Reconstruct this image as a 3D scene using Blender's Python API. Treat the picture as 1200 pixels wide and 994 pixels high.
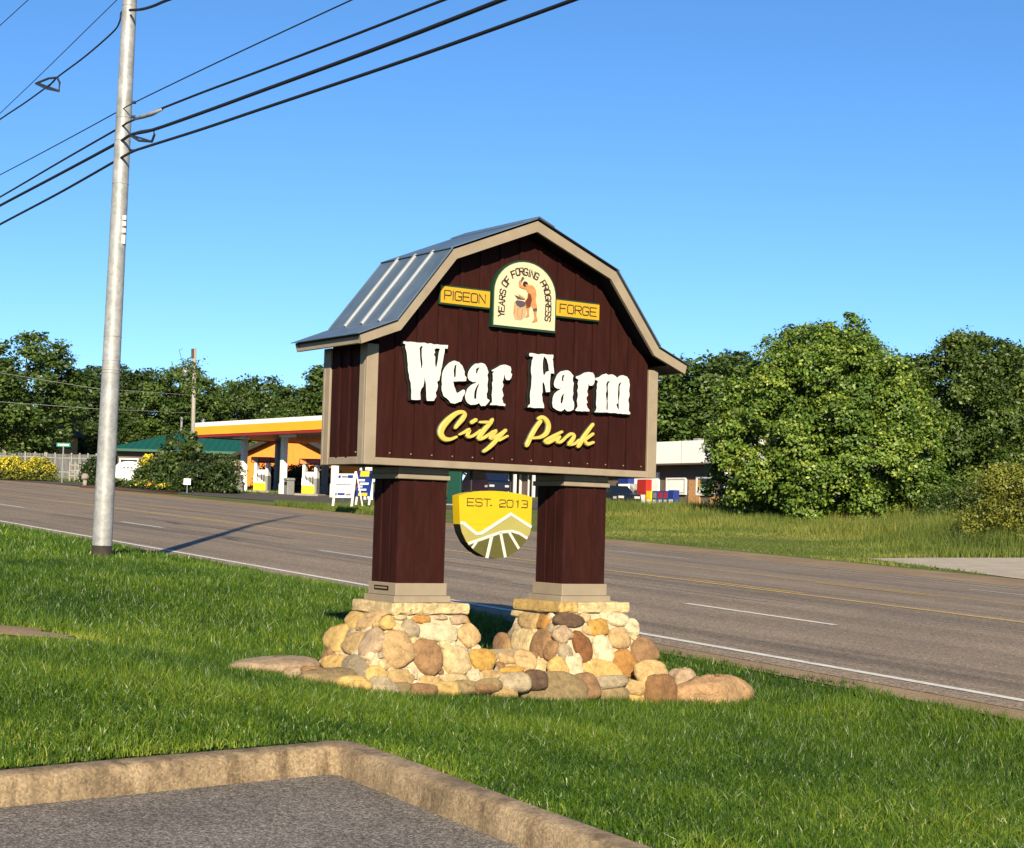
import bpy, math, random
import numpy as np
from mathutils import Matrix, Vector
from mathutils.geometry import tessellate_polygon

for o in list(bpy.data.objects):
    bpy.data.objects.remove(o)
sc = bpy.context.scene
col = sc.collection
rnd = random.Random(7)

# ------------------------------------------------------------------ camera
F, PITCH, ROLL, EYE = 2005.435, 0.057885, 0.028547, 1.6
FW = np.array([0, math.cos(PITCH), math.sin(PITCH)])
U0 = np.array([0, -math.sin(PITCH), math.cos(PITCH)])
R0 = np.array([1.0, 0, 0])
RT = math.cos(ROLL) * R0 + math.sin(ROLL) * U0
UP = -math.sin(ROLL) * R0 + math.cos(ROLL) * U0
EYEP = np.array([0, 0, EYE])
cam_d = bpy.data.cameras.new('camera')
cam = bpy.data.objects.new('camera', cam_d)
col.objects.link(cam)
cam_d.sensor_fit = 'HORIZONTAL'
cam_d.sensor_width = 36
cam_d.lens = F / 1200 * 36
cam_d.clip_start = .1
cam_d.clip_end = 6000
m = Matrix.Identity(4)
for i in range(3):
    m[i][0], m[i][1], m[i][2], m[i][3] = RT[i], UP[i], -FW[i], EYEP[i]
cam.matrix_world = m
sc.camera = cam

# ------------------------------------------------------------------ light
SUN_EL = math.radians(24.5)
SUN_AZ = math.radians(177.3)           # clockwise from +Y, direction towards the sun
w = bpy.data.worlds.new('World')
sc.world = w
w.use_nodes = True
wn = w.node_tree
bg = wn.nodes['Background']
sky = wn.nodes.new('ShaderNodeTexSky')
sky.sky_type = 'NISHITA'
sky.sun_disc = False
sky.sun_elevation = SUN_EL
sky.sun_rotation = SUN_AZ
sky.altitude = 0
sky.air_density = 0.75
sky.dust_density = 0.12
sky.ozone_density = 5.5
hsv = wn.nodes.new('ShaderNodeHueSaturation')
hsv.inputs['Saturation'].default_value = 1.09
hsv.inputs['Hue'].default_value = .4985
wn.links.new(sky.outputs[0], hsv.inputs['Color'])
wn.links.new(hsv.outputs[0], bg.inputs[0])
bg.inputs[1].default_value = 0.075
sd = bpy.data.lights.new('sun', 'SUN')
sd.energy = 5.0
sd.angle = math.radians(.5)
sd.color = (1.0, .86, .64)
sun = bpy.data.objects.new('sun', sd)
col.objects.link(sun)
to_sun = Vector((math.sin(SUN_AZ) * math.cos(SUN_EL), math.cos(SUN_AZ) * math.cos(SUN_EL), math.sin(SUN_EL)))
sun.rotation_euler = to_sun.to_track_quat('Z', 'Y').to_euler()
sun.location = (0, -30, 40)
vs = sc.view_settings
vs.view_transform = 'Standard'
vs.look = 'None'
vs.exposure = 1.15
vs.gamma = 1
vs.use_curve_mapping = False
sc.render.engine = 'CYCLES'
sc.cycles.max_bounces = 6
sc.cycles.transparent_max_bounces = 6

# ------------------------------------------------------------------ space helpers
TH = math.radians(31.698)               # the road runs away to the left at this angle
GR = 0.03362                            # and climbs
DU = np.array([-math.sin(TH), math.cos(TH)])
DP = np.array([math.cos(TH), math.sin(TH)])

def ray(px, py):
    d = FW * F + RT * (px - 600) + UP * (497 - py)
    return d / np.linalg.norm(d)

def climb(u):
    return np.where(u < 150, GR * u, GR * 150 + .008 * (u - 150))

HP_P = [-60, 4.2, 5.4, 6.1, 6.8, 7.4, 8.7, 9.6, 10.5, 11.15, 11.5, 15.1, 18.7, 22.3, 25.9, 29.5, 30.2, 33, 43, 52, 66, 90, 140, 300, 3000]
HP_H = [.085, .085, -.05, -.13, -.178, -.215, -.29, -.30, -.235, -.158, -.151, -.147, -.141, -.204, -.291, -.405, -.43, -.40, -.3, -.1, 0, .5, 2.0, 4.0, 4.0]

def hgt(p):
    return np.interp(p, HP_P, HP_H)

def zup(u, p):
    """ground height in road coordinates; further left the lawn stays high up to the roadside"""
    w_ = np.clip((u - 14.5) / 7.0, 0, 1)
    w_ = w_ * w_ * (3 - 2 * w_)
    return climb(u) + hgt(p) + w_ * np.interp(p, [4.2, 5.4, 6.1, 6.8, 7.4, 8.7, 9.6, 10.5, 11.15], [0, .13, .21, .26, .30, .36, .29, .14, 0])

def gz(x, y):
    u = x * DU[0] + y * DU[1]
    p = x * DP[0] + y * DP[1]
    return zup(u, p)

def up2xy(u, p):
    return u * DU[0] + p * DP[0], u * DU[1] + p * DP[1]

def at(px, L, py=None):
    """ground point (or point at picture height py) at horizontal distance L in the direction of column px"""
    yy = py if py is not None else 600
    d = ray(px, yy)
    t = L / math.hypot(d[0], d[1])
    P = EYEP + d * t
    if py is None:
        return np.array([P[0], P[1], float(gz(P[0], P[1]))])
    return P

def on_p(px, py, p):
    """where the ray meets the vertical plane at distance p parallel to the road"""
    d = ray(px, py)
    t = p / (d[0] * DP[0] + d[1] * DP[1])
    return EYEP + d * t

def hit(px, py, extra=0.0):
    d = ray(px, py)
    lo = 1.0
    t = 1.0
    while t < 400:
        P = EYEP + d * t
        if P[2] < gz(P[0], P[1]) + extra:
            break
        t += .05
    return EYEP + d * t

# sign frame (metres): a along the front to the right, b away from the viewer
S0 = np.array([-1.16519, 13.6, 0])
YAW = 0.60355
EA = np.array([math.cos(YAW), math.sin(YAW), 0])
EB = np.array([-math.sin(YAW), math.cos(YAW), 0])

def face(px, py, b):
    d = ray(px, py)
    t = (b - (EYEP - S0) @ EB) / (d @ EB)
    P = EYEP + d * t - S0
    return float(P @ EA), float(P[2])

# ------------------------------------------------------------------ object helpers
ROOTM = {}

def tag(o, label=None, cat=None, group=None, kind=None):
    if label: o['label'] = label
    if cat: o['category'] = cat
    if group: o['group'] = group
    if kind: o['kind'] = kind
    return o

def thing(name, label, cat, loc=(0, 0, 0), rz=0, group=None):
    o = bpy.data.objects.new(name, None)
    o.empty_display_size = .3
    o.location = [float(v) for v in loc]
    o.rotation_euler = (0, 0, rz)
    col.objects.link(o)
    ROOTM[o.name] = (Matrix.Translation(Vector([float(v) for v in loc])) @ Matrix.Rotation(rz, 4, 'Z')).inverted()
    return tag(o, label, cat, group)

def root_of(o):
    while o.parent: o = o.parent
    return o

def link_mesh(name, me, mat, parent=None, local=False):
    o = bpy.data.objects.new(name, me)
    mats = mat if isinstance(mat, (list, tuple)) else [mat]
    if not me.materials:
        for mm in mats: me.materials.append(mm)
    col.objects.link(o)
    if parent is not None:
        o.parent = parent
        if not local:
            r = root_of(parent)
            if r.name in ROOTM:
                me.transform(ROOTM[r.name])
    return o

def mk(name, verts, faces, mat, parent=None, smooth=False, local=False, mi=None):
    me = bpy.data.meshes.new(name)
    me.from_pydata([tuple(map(float, v)) for v in verts], [], [tuple(map(int, f)) for f in faces])
    if mi is not None:
        mats = mat if isinstance(mat, (list, tuple)) else [mat]
        for mm in mats: me.materials.append(mm)
        me.polygons.foreach_set('material_index', mi)
    if smooth:
        me.polygons.foreach_set('use_smooth', [True] * len(me.polygons))
    me.update()
    return link_mesh(name, me, mat, parent, local)

def mk_np(name, V, nper, mat, parent=None, tone=None, local=False):
    """V (n*nper,3): n polygons of nper verts each, unshared"""
    n = len(V) // nper
    me = bpy.data.meshes.new(name)
    me.vertices.add(len(V))
    me.vertices.foreach_set('co', np.ascontiguousarray(V, dtype=np.float32).ravel())
    me.loops.add(len(V))
    me.loops.foreach_set('vertex_index', np.arange(len(V), dtype=np.int32))
    me.polygons.add(n)
    me.polygons.foreach_set('loop_start', np.arange(0, len(V), nper, dtype=np.int32))
    if tone is not None:
        a = me.attributes.new('tone', 'FLOAT', 'POINT')
        a.data.foreach_set('value', np.ascontiguousarray(np.repeat(tone, nper), dtype=np.float32))
    me.update(calc_edges=True)
    return link_mesh(name, me, mat, parent, local)

class MB:
    def __init__(s):
        s.v = []; s.f = []; s.m = []; s.cur = 0
    def add(s, V, Fs):
        o = len(s.v)
        s.v += [tuple(map(float, p)) for p in V]
        s.f += [tuple(i + o for i in f) for f in Fs]
        s.m += [s.cur] * len(Fs)
        return s
    def box(s, x0, x1, y0, y1, z0, z1, fr=None, bev=0):
        if bev > 0:
            c = [((x0 + x1) / 2, (y0 + y1) / 2, (z0 + z1) / 2)]
            h = [(x1 - x0) / 2, (y1 - y0) / 2, (z1 - z0) / 2]
            V = []; idx = {}
            for sx in (-1, 1):
                for sy in (-1, 1):
                    for sz in (-1, 1):
                        for ax in range(3):
                            p = [sx * (h[0] - (bev if ax != 0 else 0)), sy * (h[1] - (bev if ax != 1 else 0)), sz * (h[2] - (bev if ax != 2 else 0))]
                            idx[(sx, sy, sz, ax)] = len(V)
                            V.append((c[0][0] + p[0], c[0][1] + p[1], c[0][2] + p[2]))
            Fs = []
            for sg in (-1, 1):
                q = [idx[(sg, -1, -1, 0)], idx[(sg, 1, -1, 0)], idx[(sg, 1, 1, 0)], idx[(sg, -1, 1, 0)]]
                Fs.append(q if sg > 0 else q[::-1])
                q = [idx[(-1, sg, -1, 1)], idx[(-1, sg, 1, 1)], idx[(1, sg, 1, 1)], idx[(1, sg, -1, 1)]]
                Fs.append(q if sg > 0 else q[::-1])
                q = [idx[(-1, -1, sg, 2)], idx[(1, -1, sg, 2)], idx[(1, 1, sg, 2)], idx[(-1, 1, sg, 2)]]
                Fs.append(q if sg > 0 else q[::-1])
            for s1 in (-1, 1):
                for s2 in (-1, 1):
                    Fs.append([idx[(s1, s2, -1, 0)], idx[(s1, s2, 1, 0)], idx[(s1, s2, 1, 1)], idx[(s1, s2, -1, 1)]])
                    Fs.append([idx[(s1, -1, s2, 0)], idx[(s1, 1, s2, 0)], idx[(s1, 1, s2, 2)], idx[(s1, -1, s2, 2)]])
                    Fs.append([idx[(-1, s1, s2, 1)], idx[(1, s1, s2, 1)], idx[(1, s1, s2, 2)], idx[(-1, s1, s2, 2)]])
                    for s3 in (-1, 1):
                        Fs.append([idx[(s1, s2, s3, 0)], idx[(s1, s2, s3, 1)], idx[(s1, s2, s3, 2)]])
        else:
            V = [(x, y, z) for z in (z0, z1) for y in (y0, y1) for x in (x0, x1)]
            Fs = [(0, 2, 3, 1), (4, 5, 7, 6), (0, 1, 5, 4), (2, 6, 7, 3), (0, 4, 6, 2), (1, 3, 7, 5)]
        if fr is not None:
            V = [fr(p) for p in V]
        return s.add(V, Fs)
    def prism(s, pts, lo, hi, mapf):
        """pts 2D polygon; mapf((x,y),h)->3D"""
        n = len(pts)
        V = [mapf(p, lo) for p in pts] + [mapf(p, hi) for p in pts]
        Fs = [tuple(range(n))[::-1], tuple(range(n, 2 * n))] + [(i, (i + 1) % n, n + (i + 1) % n, n + i) for i in range(n)]
        return s.add(V, Fs)
    def tube(s, pts, r, n=8, cap=True):
        pts = [np.array(p, float) for p in pts]
        rs = r if isinstance(r, (list, tuple)) else [r] * len(pts)
        V = []; Fs = []
        ref = None
        for i, p in enumerate(pts):
            t = pts[min(i + 1, len(pts) - 1)] - pts[max(i - 1, 0)]
            t = t / (np.linalg.norm(t) + 1e-9)
            if ref is None:
                ref = np.array([0, 0, 1.]) if abs(t[2]) < .9 else np.array([1., 0, 0])
            a = np.cross(t, ref); a /= np.linalg.norm(a) + 1e-9
            b = np.cross(a, t)
            ref = b
            for k in range(n):
                an = 2 * math.pi * k / n
                V.append(p + rs[i] * (math.cos(an) * a + math.sin(an) * b))
        for i in range(len(pts) - 1):
            for k in range(n):
                Fs.append((i * n + k, i * n + (k + 1) % n, (i + 1) * n + (k + 1) % n, (i + 1) * n + k))
        if cap:
            Fs.append(tuple(range(n))[::-1]); Fs.append(tuple(range((len(pts) - 1) * n, len(pts) * n)))
        return s.add(V, Fs)
    def build(s, name, mat, parent=None, smooth=False, local=False):
        return mk(name, s.v, s.f, mat, parent, smooth, local, s.m if isinstance(mat, (list, tuple)) else None)

# ------------------------------------------------------------------ materials
def nodes(name):
    mt = bpy.data.materials.new(name)
    mt.use_nodes = True
    nt = mt.node_tree
    return mt, nt, nt.nodes['Principled BSDF']

def coords(nt, kind='Object', scale=(1, 1, 1)):
    tc = nt.nodes.new('ShaderNodeTexCoord')
    mp = nt.nodes.new('ShaderNodeMapping')
    mp.inputs['Scale'].default_value = scale
    nt.links.new(tc.outputs[kind], mp.inputs[0])
    return mp.outputs[0]

def noise(nt, vec, scale, detail=4, rough=.6):
    n = nt.nodes.new('ShaderNodeTexNoise')
    n.inputs['Scale'].default_value = scale
    n.inputs['Detail'].default_value = detail
    n.inputs['Roughness'].default_value = rough
    nt.links.new(vec, n.inputs['Vector'])
    return n.outputs['Fac']

def ramp(nt, fac, stops):
    r = nt.nodes.new('ShaderNodeValToRGB')
    e = r.color_ramp.elements
    while len(e) < len(stops): e.new(.5)
    for i, (p, c) in enumerate(stops):
        e[i].position = p
        e[i].color = (*c, 1) if len(c) == 3 else c
    nt.links.new(fac, r.inputs[0])
    return r.outputs[0]

def mixc(nt, fac, a, b, mode='MIX'):
    mx = nt.nodes.new('ShaderNodeMix')
    mx.data_type = 'RGBA'
    mx.blend_type = mode
    for k, v in ((0, fac), (6, a), (7, b)):
        if hasattr(v, 'is_linked') or hasattr(v, 'links'):
            nt.links.new(v, mx.inputs[k])
        else:
            mx.inputs[k].default_value = v if k == 0 else (*v, 1)
    return mx.outputs[2]

def mathn(nt, op, a, b=None):
    n = nt.nodes.new('ShaderNodeMath')
    n.operation = op
    for k, v in ((0, a), (1, b)):
        if v is None: continue
        if hasattr(v, 'links'): nt.links.new(v, n.inputs[k])
        else: n.inputs[k].default_value = v
    return n.outputs[0]

def bump(nt, bs, h, strength, dist=.01):
    b = nt.nodes.new('ShaderNodeBump')
    b.inputs['Strength'].default_value = strength
    b.inputs['Distance'].default_value = dist
    nt.links.new(h, b.inputs['Height'])
    nt.links.new(b.outputs[0], bs.inputs['Normal'])

def mat(name, c, var=.25, scale=6, rough=.6, bmp=0, bscale=None, metal=0, spec=.4, rand=0, stretch=(1, 1, 1), c2=None, dirt=None, k=.53, bdist=.01):
    mt, nt, bs = nodes(name)
    c = tuple(x * k for x in c)
    if c2: c2 = tuple(x * k for x in c2)
    if dirt: dirt = (tuple(x * k for x in dirt[0]), dirt[1], dirt[2])
    v = coords(nt, 'Object', stretch)
    n = noise(nt, v, scale)
    lo = tuple(x * (1 - var) for x in c)
    hi = c2 if c2 else tuple(min(1, x * (1 + var)) for x in c)
    cc = ramp(nt, n, [(.3, lo), (.7, hi)])
    if rand:
        oi = nt.nodes.new('ShaderNodeObjectInfo')
        f = mathn(nt, 'MULTIPLY_ADD', oi.outputs['Random'], 2 * rand)
        f.node.inputs[2].default_value = 1 - rand
        hs = nt.nodes.new('ShaderNodeHueSaturation')
        nt.links.new(f, hs.inputs['Value']); nt.links.new(cc, hs.inputs['Color'])
        cc = hs.outputs[0]
    if dirt:
        n2 = noise(nt, v, dirt[1], 6, .7)
        fa = ramp(nt, n2, [(.5, (0, 0, 0)), (.72, (dirt[2],) * 3)])
        cc = mixc(nt, fa, cc, dirt[0])
    nt.links.new(cc, bs.inputs['Base Color'])
    bs.inputs['Roughness'].default_value = rough
    bs.inputs['Metallic'].default_value = metal
    bs.inputs['Specular IOR Level'].default_value = spec
    if bmp:
        bump(nt, bs, noise(nt, v, bscale or scale * 6, 6, .7), bmp, bdist)
    return mt

def leafmat(name, dark, mid, light, trans=.25, rand=.15, rough=.5):
    mt, nt, bs = nodes(name)
    at_ = nt.nodes.new('ShaderNodeAttribute')
    at_.attribute_name = 'tone'
    dark, mid, light = [tuple(x * .80 for x in c) for c in (dark, mid, light)]
    cc = ramp(nt, at_.outputs['Fac'], [(0, dark), (.5, mid), (1, light)])
    if rand:
        oi = nt.nodes.new('ShaderNodeObjectInfo')
        f = mathn(nt, 'MULTIPLY_ADD', oi.outputs['Random'], 2 * rand)
        f.node.inputs[2].default_value = 1 - rand
        hs = nt.nodes.new('ShaderNodeHueSaturation')
        nt.links.new(f, hs.inputs['Value']); nt.links.new(cc, hs.inputs['Color'])
        cc = hs.outputs[0]
    nt.links.new(cc, bs.inputs['Base Color'])
    bs.inputs['Roughness'].default_value = rough
    bs.inputs['Specular IOR Level'].default_value = .35
    tr = nt.nodes.new('ShaderNodeBsdfTranslucent')
    nt.links.new(cc, tr.inputs[0])
    mx = nt.nodes.new('ShaderNodeMixShader')
    mx.inputs[0].default_value = trans
    nt.links.new(bs.outputs[0], mx.inputs[1]); nt.links.new(tr.outputs[0], mx.inputs[2])
    nt.links.new(mx.outputs[0], nt.nodes['Material Output'].inputs[0])
    return mt

MT = {}
MT['siding'] = mat('barn_siding', (.037, .0070, .0045), .22, 3, .75, .25, 40, stretch=(6, 6, 1), rand=.08, spec=.12, dirt=((.075, .028, .022), 3.2, .35))
MT['trim'] = mat('taupe_trim', (.40, .325, .225), .10, 4, .6, .12, 60, dirt=((.25, .19, .12), 5, .35))
MT['roof'] = mat('metal_roof', (.135, .20, .28), .15, 5, .42, 0, metal=.1, rand=.10, spec=.4)
MT['seam'] = mat('seam_glint', (.50, .53, .56), .1, 8, .4, 0)  # pale colour paints the sun highlight on the steep slopes' ribs
MT['under'] = mat('dark_soffit_and_gap_shade', (.05, .03, .025), .2, 4, .7)
MT['white'] = mat('white_letter', (.86, .86, .80), .05, 20, .6, .6, 26, dirt=((.45, .43, .38), 40, .4))
MT['black'] = mat('black_edge', (.012, .011, .011), .2, 8, .6)
MT['yellow_letter'] = mat('yellow_letter', (.78, .60, .12), .08, 15, .5)
MT['cream'] = mat('cream_panel', (.80, .74, .46), .04, 8, .5)
MT['greenrim'] = mat('green_rim', (.012, .06, .03), .15, 8, .45)
MT['gold'] = mat('gold_panel', (.72, .44, .015), .06, 8, .45)
MT['ink'] = mat('brown_ink', (.05, .02, .01), .2, 20, .6)
MT['shield_yellow'] = mat('shield_yellow', (.80, .56, .006), .04, 8, .45)
MT['pale_olive'] = mat('pale_olive', (.50, .44, .12), .05, 8, .5)
MT['olive'] = mat('olive', (.13, .12, .02), .08, 8, .5)
MT['paint_white'] = mat('paint_white', (.78, .77, .72), .04, 8, .5)
MT['mortar'] = mat('mortar', (.70, .57, .36), .15, 12, .9, .5, 50)
SC = {'boulder': (.60, .37, .19), 'rock': (.42, .22, .09), 'cream': (0.8, 0.62, 0.34), 'yellow': (0.8, 0.54, 0.19), 'peach': (0.76, 0.51, 0.25), 'gold': (0.66, 0.38, 0.085),
      'orange': (0.62, 0.31, 0.08), 'brown': (0.4, 0.23, 0.11), 'dark': (0.17, 0.1, 0.06), 'rust': (0.3, 0.12, 0.04),
      'grey': (0.52, 0.42, 0.28), 'pink': (0.6, 0.43, 0.28), 'olive': (0.38, 0.28, 0.14), 'white': (0.88, 0.75, 0.5), 'tan': (0.66, 0.45, 0.205)}
for k, c in SC.items():
    dk = {'rust': (.05, .02, .012), 'dark': (.03, .02, .015)}.get(k, tuple(x * .45 for x in c))
    MT['st_' + k] = mat('stone_' + k, tuple(x * q for x, q in zip(c, (1.12, 1.10, 1.02))), .28, 16, .88, 1.0, 60, rand=.12, dirt=(dk, 24, .65), bdist=.022)
MT['bark'] = mat('bark', (.10, .075, .05), .3, 6, .9, .6, 20, stretch=(4, 4, 1))
MT['galv'] = mat('galvanised_steel', (.44, .45, .45), .2, 5, .5, .08, 60, metal=.2, c2=(.62, .63, .62), dirt=((.24, .25, .25), 16, .7))
MT['pole_band'] = mat('pole_band', (.035, .027, .02), .3, 10, .8, .4, 40)
MT['steel'] = mat('plain_steel', (.40, .41, .40), .1, 6, .5, metal=.3)
MT['cable'] = mat('cable_black', (.012, .012, .014), .1, 5, .6)
MT['steel_dark'] = mat('dark_steel', (.04, .04, .045), .1, 5, .5)

def chips(nt, vec, scale):
    """random grey per stone chip"""
    vo = nt.nodes.new('ShaderNodeTexVoronoi')
    vo.inputs['Scale'].default_value = scale
    nt.links.new(vec, vo.inputs['Vector'])
    sp = nt.nodes.new('ShaderNodeSeparateColor')
    nt.links.new(vo.outputs['Color'], sp.inputs[0])
    return sp.outputs[0]

def road_mat():
    mt, nt, bs = nodes('asphalt_road')
    v = coords(nt, 'Object')
    # u,p coordinates of the carriageway
    sep = nt.nodes.new('ShaderNodeVectorRotate')
    sep.rotation_type = 'Z_AXIS'
    sep.inputs['Angle'].default_value = -TH
    nt.links.new(v, sep.inputs[0])
    xyz = nt.nodes.new('ShaderNodeSeparateXYZ')
    nt.links.new(sep.outputs[0], xyz.inputs[0])
    p = xyz.outputs[0]
    mp = nt.nodes.new('ShaderNodeMapping')
    mp.inputs['Scale'].default_value = (2.4, .03, 1)
    nt.links.new(sep.outputs[0], mp.inputs[0])
    streak = noise(nt, mp.outputs[0], 1.0, 5, .6)
    big = noise(nt, v, .35, 4, .6)
    agg = mathn(nt, 'MULTIPLY_ADD', chips(nt, v, 55), .55)
    nt.links.new(mathn(nt, 'MULTIPLY', noise(nt, v, 30, 4, .75), .45), agg.node.inputs[2])
    base = ramp(nt, agg, [(.15, (.058, .045, .032)), (.5, (.172, .136, .097)), (.85, (.33, .27, .20))])
    st = ramp(nt, streak, [(.32, (.62, .61, .60)), (.5, (1, 1, 1)), (.68, (1.16, 1.12, 1.07))])
    c = mixc(nt, 1.0, base, st, 'MULTIPLY')
    bg_ = ramp(nt, big, [(.3, (.86, .85, .84)), (.7, (1.12, 1.10, 1.06))])
    c = mixc(nt, 1.0, c, bg_, 'MULTIPLY')
    # the worn wheel paths of the five lanes: polished darker tracks along the road
    ph = mathn(nt, 'MULTIPLY', mathn(nt, 'SUBTRACT', p, 11.5), 2 * math.pi / 1.8)
    wv = mathn(nt, 'COSINE', ph)
    tr = ramp(nt, mathn(nt, 'MULTIPLY_ADD', wv, .5), [(0, (.88, .87, .86)), (1, (1.05, 1.05, 1.05))])
    tr.node.inputs[0].links[0].from_node.inputs[2].default_value = .5
    c = mixc(nt, .8, c, tr, 'MULTIPLY')
    # long tar joints with ragged edges
    wob = mathn(nt, 'MULTIPLY', mathn(nt, 'SUBTRACT', noise(nt, mp.outputs[0], 6, 3, .6), .5), .30)
    for pp, wd, dk in ((16.75, .045, .75), (17.25, .035, .6), (20.5, .03, .4), (27.6, .25, .45), (24.3, .12, .35), (29.15, .2, .5), (29.75, .25, .3)):
        d = mathn(nt, 'ABSOLUTE', mathn(nt, 'SUBTRACT', mathn(nt, 'ADD', p, wob), pp))
        f = mathn(nt, 'LESS_THAN', d, wd)
        gap = ramp(nt, noise(nt, mp.outputs[0], 2.2 + pp * .1, 3, .6), [(.42, (0, 0, 0)), (.50, (dk, dk, dk))])
        f2 = mathn(nt, 'MULTIPLY', f, gap)
        c = mixc(nt, f2, c, (.028, .025, .023))
    nt.links.new(c, bs.inputs['Base Color'])
    bs.inputs['Roughness'].default_value = .85
    bs.inputs['Specular IOR Level'].default_value = .3
    bump(nt, bs, agg, .5, .01)
    return mt

def ground_mat(name, stops, s1, s2, bs_=.6):
    mt, nt, bs = nodes(name)
    v = coords(nt, 'Object')
    stops = [(q, tuple(x * .80 for x in c)) for q, c in stops]
    a = noise(nt, v, s1, 5, .65)
    b = noise(nt, v, s2, 4, .7)
    n = mathn(nt, 'MULTIPLY_ADD', a, .5)
    nt.links.new(mathn(nt, 'MULTIPLY', b, .5), n.node.inputs[2])
    nt.links.new(ramp(nt, n, stops), bs.inputs['Base Color'])
    bs.inputs['Roughness'].default_value = .95
    bs.inputs['Specular IOR Level'].default_value = .15
    bump(nt, bs, b, bs_, .02)
    return mt

MT['road'] = road_mat()
MT['soil'] = ground_mat('lawn_soil', [(.3, (.022, .038, .008)), (.5, (.045, .075, .013)), (.7, (.09, .10, .03))], .5, 30)
MT['verge'] = ground_mat('rough_ground', [(.3, (.05, .075, .012)), (.5, (.10, .125, .025)), (.7, (.20, .18, .06))], .35, 6)
MT['dirt'] = ground_mat('dirt_shoulder', [(.3, (.16, .11, .065)), (.5, (.25, .18, .11)), (.7, (.34, .26, .17))], .8, 25)
MT['gravel'] = ground_mat('pale_gravel', [(.3, (.27, .23, .18)), (.5, (.40, .35, .28)), (.7, (.52, .46, .38))], 1.2, 30)
def lot_mat():
    mt, nt, bs = nodes('parking_asphalt')
    v = coords(nt, 'Object')
    ch = chips(nt, v, 140)
    ch2 = chips(nt, v, 70)
    fine = mathn(nt, 'MULTIPLY_ADD', ch, .65)
    nt.links.new(mathn(nt, 'MULTIPLY', ch2, .35), fine.node.inputs[2])
    c = ramp(nt, fine, [(.1, (.034, .030, .027)), (.5, (.112, .100, .089)), (.9, (.31, .28, .25))])
    st = ramp(nt, noise(nt, v, 1.3, 5, .65), [(.32, (.74, .73, .72)), (.68, (1.18, 1.17, 1.15))])
    c = mixc(nt, 1, c, st, 'MULTIPLY')
    # sand washed along the gutter and a few oil spots
    oil = ramp(nt, noise(nt, v, 4.5, 3, .5), [(.66, (0, 0, 0)), (.74, (.45, .45, .45))])
    c = mixc(nt, oil, c, (.045, .04, .037))
    nt.links.new(c, bs.inputs['Base Color'])
    bs.inputs['Roughness'].default_value = .9
    bs.inputs['Specular IOR Level'].default_value = .3
    bump(nt, bs, fine, .9, .012)
    return mt
MT['lot'] = lot_mat()
MT['apron'] = ground_mat('forecourt_asphalt', [(.3, (.05, .047, .045)), (.5, (.08, .075, .07)), (.7, (.12, .11, .10))], .5, 8)
MT['mulch'] = ground_mat('red_mulch', [(.3, (.09, .02, .01)), (.5, (.18, .045, .02)), (.7, (.26, .08, .04))], 1, 20)
MT['line_white'] = mat('worn_white_paint', (1.0, .97, .88), .10, 5, .7, dirt=((.34, .28, .22), 9, .6))
MT['line_yellow'] = mat('worn_yellow_paint', (.95, .60, .13), .15, 5, .7, dirt=((.36, .27, .17), 6, .7))

def kerb_mat():
    mt, nt, bs = nodes('weathered_kerb')
    v = coords(nt, 'Object')
    a = noise(nt, v, 3.0, 6, .7)
    b = chips(nt, v, 90)
    big = noise(nt, coords(nt, 'Object', (1, 1, .25)), 9, 5, .7)
    c = ramp(nt, a, [(.28, (.095, .067, .037)), (.5, (.20, .146, .083)), (.72, (.30, .228, .138))])
    s = ramp(nt, big, [(.34, (.42, .38, .34)), (.52, (1, 1, 1)), (.75, (1.12, 1.1, 1.05))])
    c = mixc(nt, .85, c, s, 'MULTIPLY')
    g = ramp(nt, b, [(.0, (.70, .68, .66)), (.5, (1, 1, 1)), (1, (1.32, 1.30, 1.27))])
    c = mixc(nt, 1, c, g, 'MULTIPLY')
    nt.links.new(c, bs.inputs['Base Color'])
    bs.inputs['Roughness'].default_value = .9
    bump(nt, bs, mathn(nt, 'ADD', b, mathn(nt, 'MULTIPLY', a, 1.5)), .55, .012)
    return mt
MT['kerb'] = kerb_mat()

# ------------------------------------------------------------------ ground, road, markings
us = list(np.arange(-60, 60, 3.0)) + list(np.arange(60, 200, 7)) + [220, 260, 320, 420, 600, 1000, 2500]
FAR_P = [29.9, 30.2, 31.5, 33, 36, 39, 43, 47, 52, 58, 66, 76, 90, 110, 140, 200, 300, 600, 3000]

def sheet(name, ps, us_, dz, mat_, clip=None, kind='structure', parent=None):
    V = []; Fs = []
    n = len(ps)
    for u in us_:
        for p in ps:
            x, y = up2xy(u, p)
            V.append((x, y, float(zup(u, p)) + (dz(u, p) if callable(dz) else dz)))
    for i in range(len(us_) - 1):
        for j in range(n - 1):
            Fs.append((i * n + j, i * n + j + 1, (i + 1) * n + j + 1, (i + 1) * n + j))
    o = mk(name, V, Fs, mat_, parent, True)
    if parent is None: tag(o, kind=kind)
    return o

# kerb geometry (parking level is 0.16 below the lawn at the kerb)
LOT_H = -.075
def lot_hit(px, py, h):
    d = ray(px, py)
    # plane z = GR*u + h
    n = np.array([GR * DU[0], GR * DU[1], -1.0])
    t = -(n @ EYEP + h) / (n @ d)
    return EYEP + d * t
KC = lot_hit(393, 907, LOT_H)           # inner corner at the gutter
KL = lot_hit(-60, 953, LOT_H)
KR = lot_hit(656, 1012, LOT_H)
dl = (KL - KC)[:2]; dl /= np.linalg.norm(dl)
dr = (KR - KC)[:2]; dr /= np.linalg.norm(dr)
nl = np.array([-dl[1], dl[0]]); nr = np.array([dr[1], -dr[0]])
if nl @ dr > 0: nl = -nl                # normals pointing out of the lot, to the lawn
if nr @ dl > 0: nr = -nr
KW = .17

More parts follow.
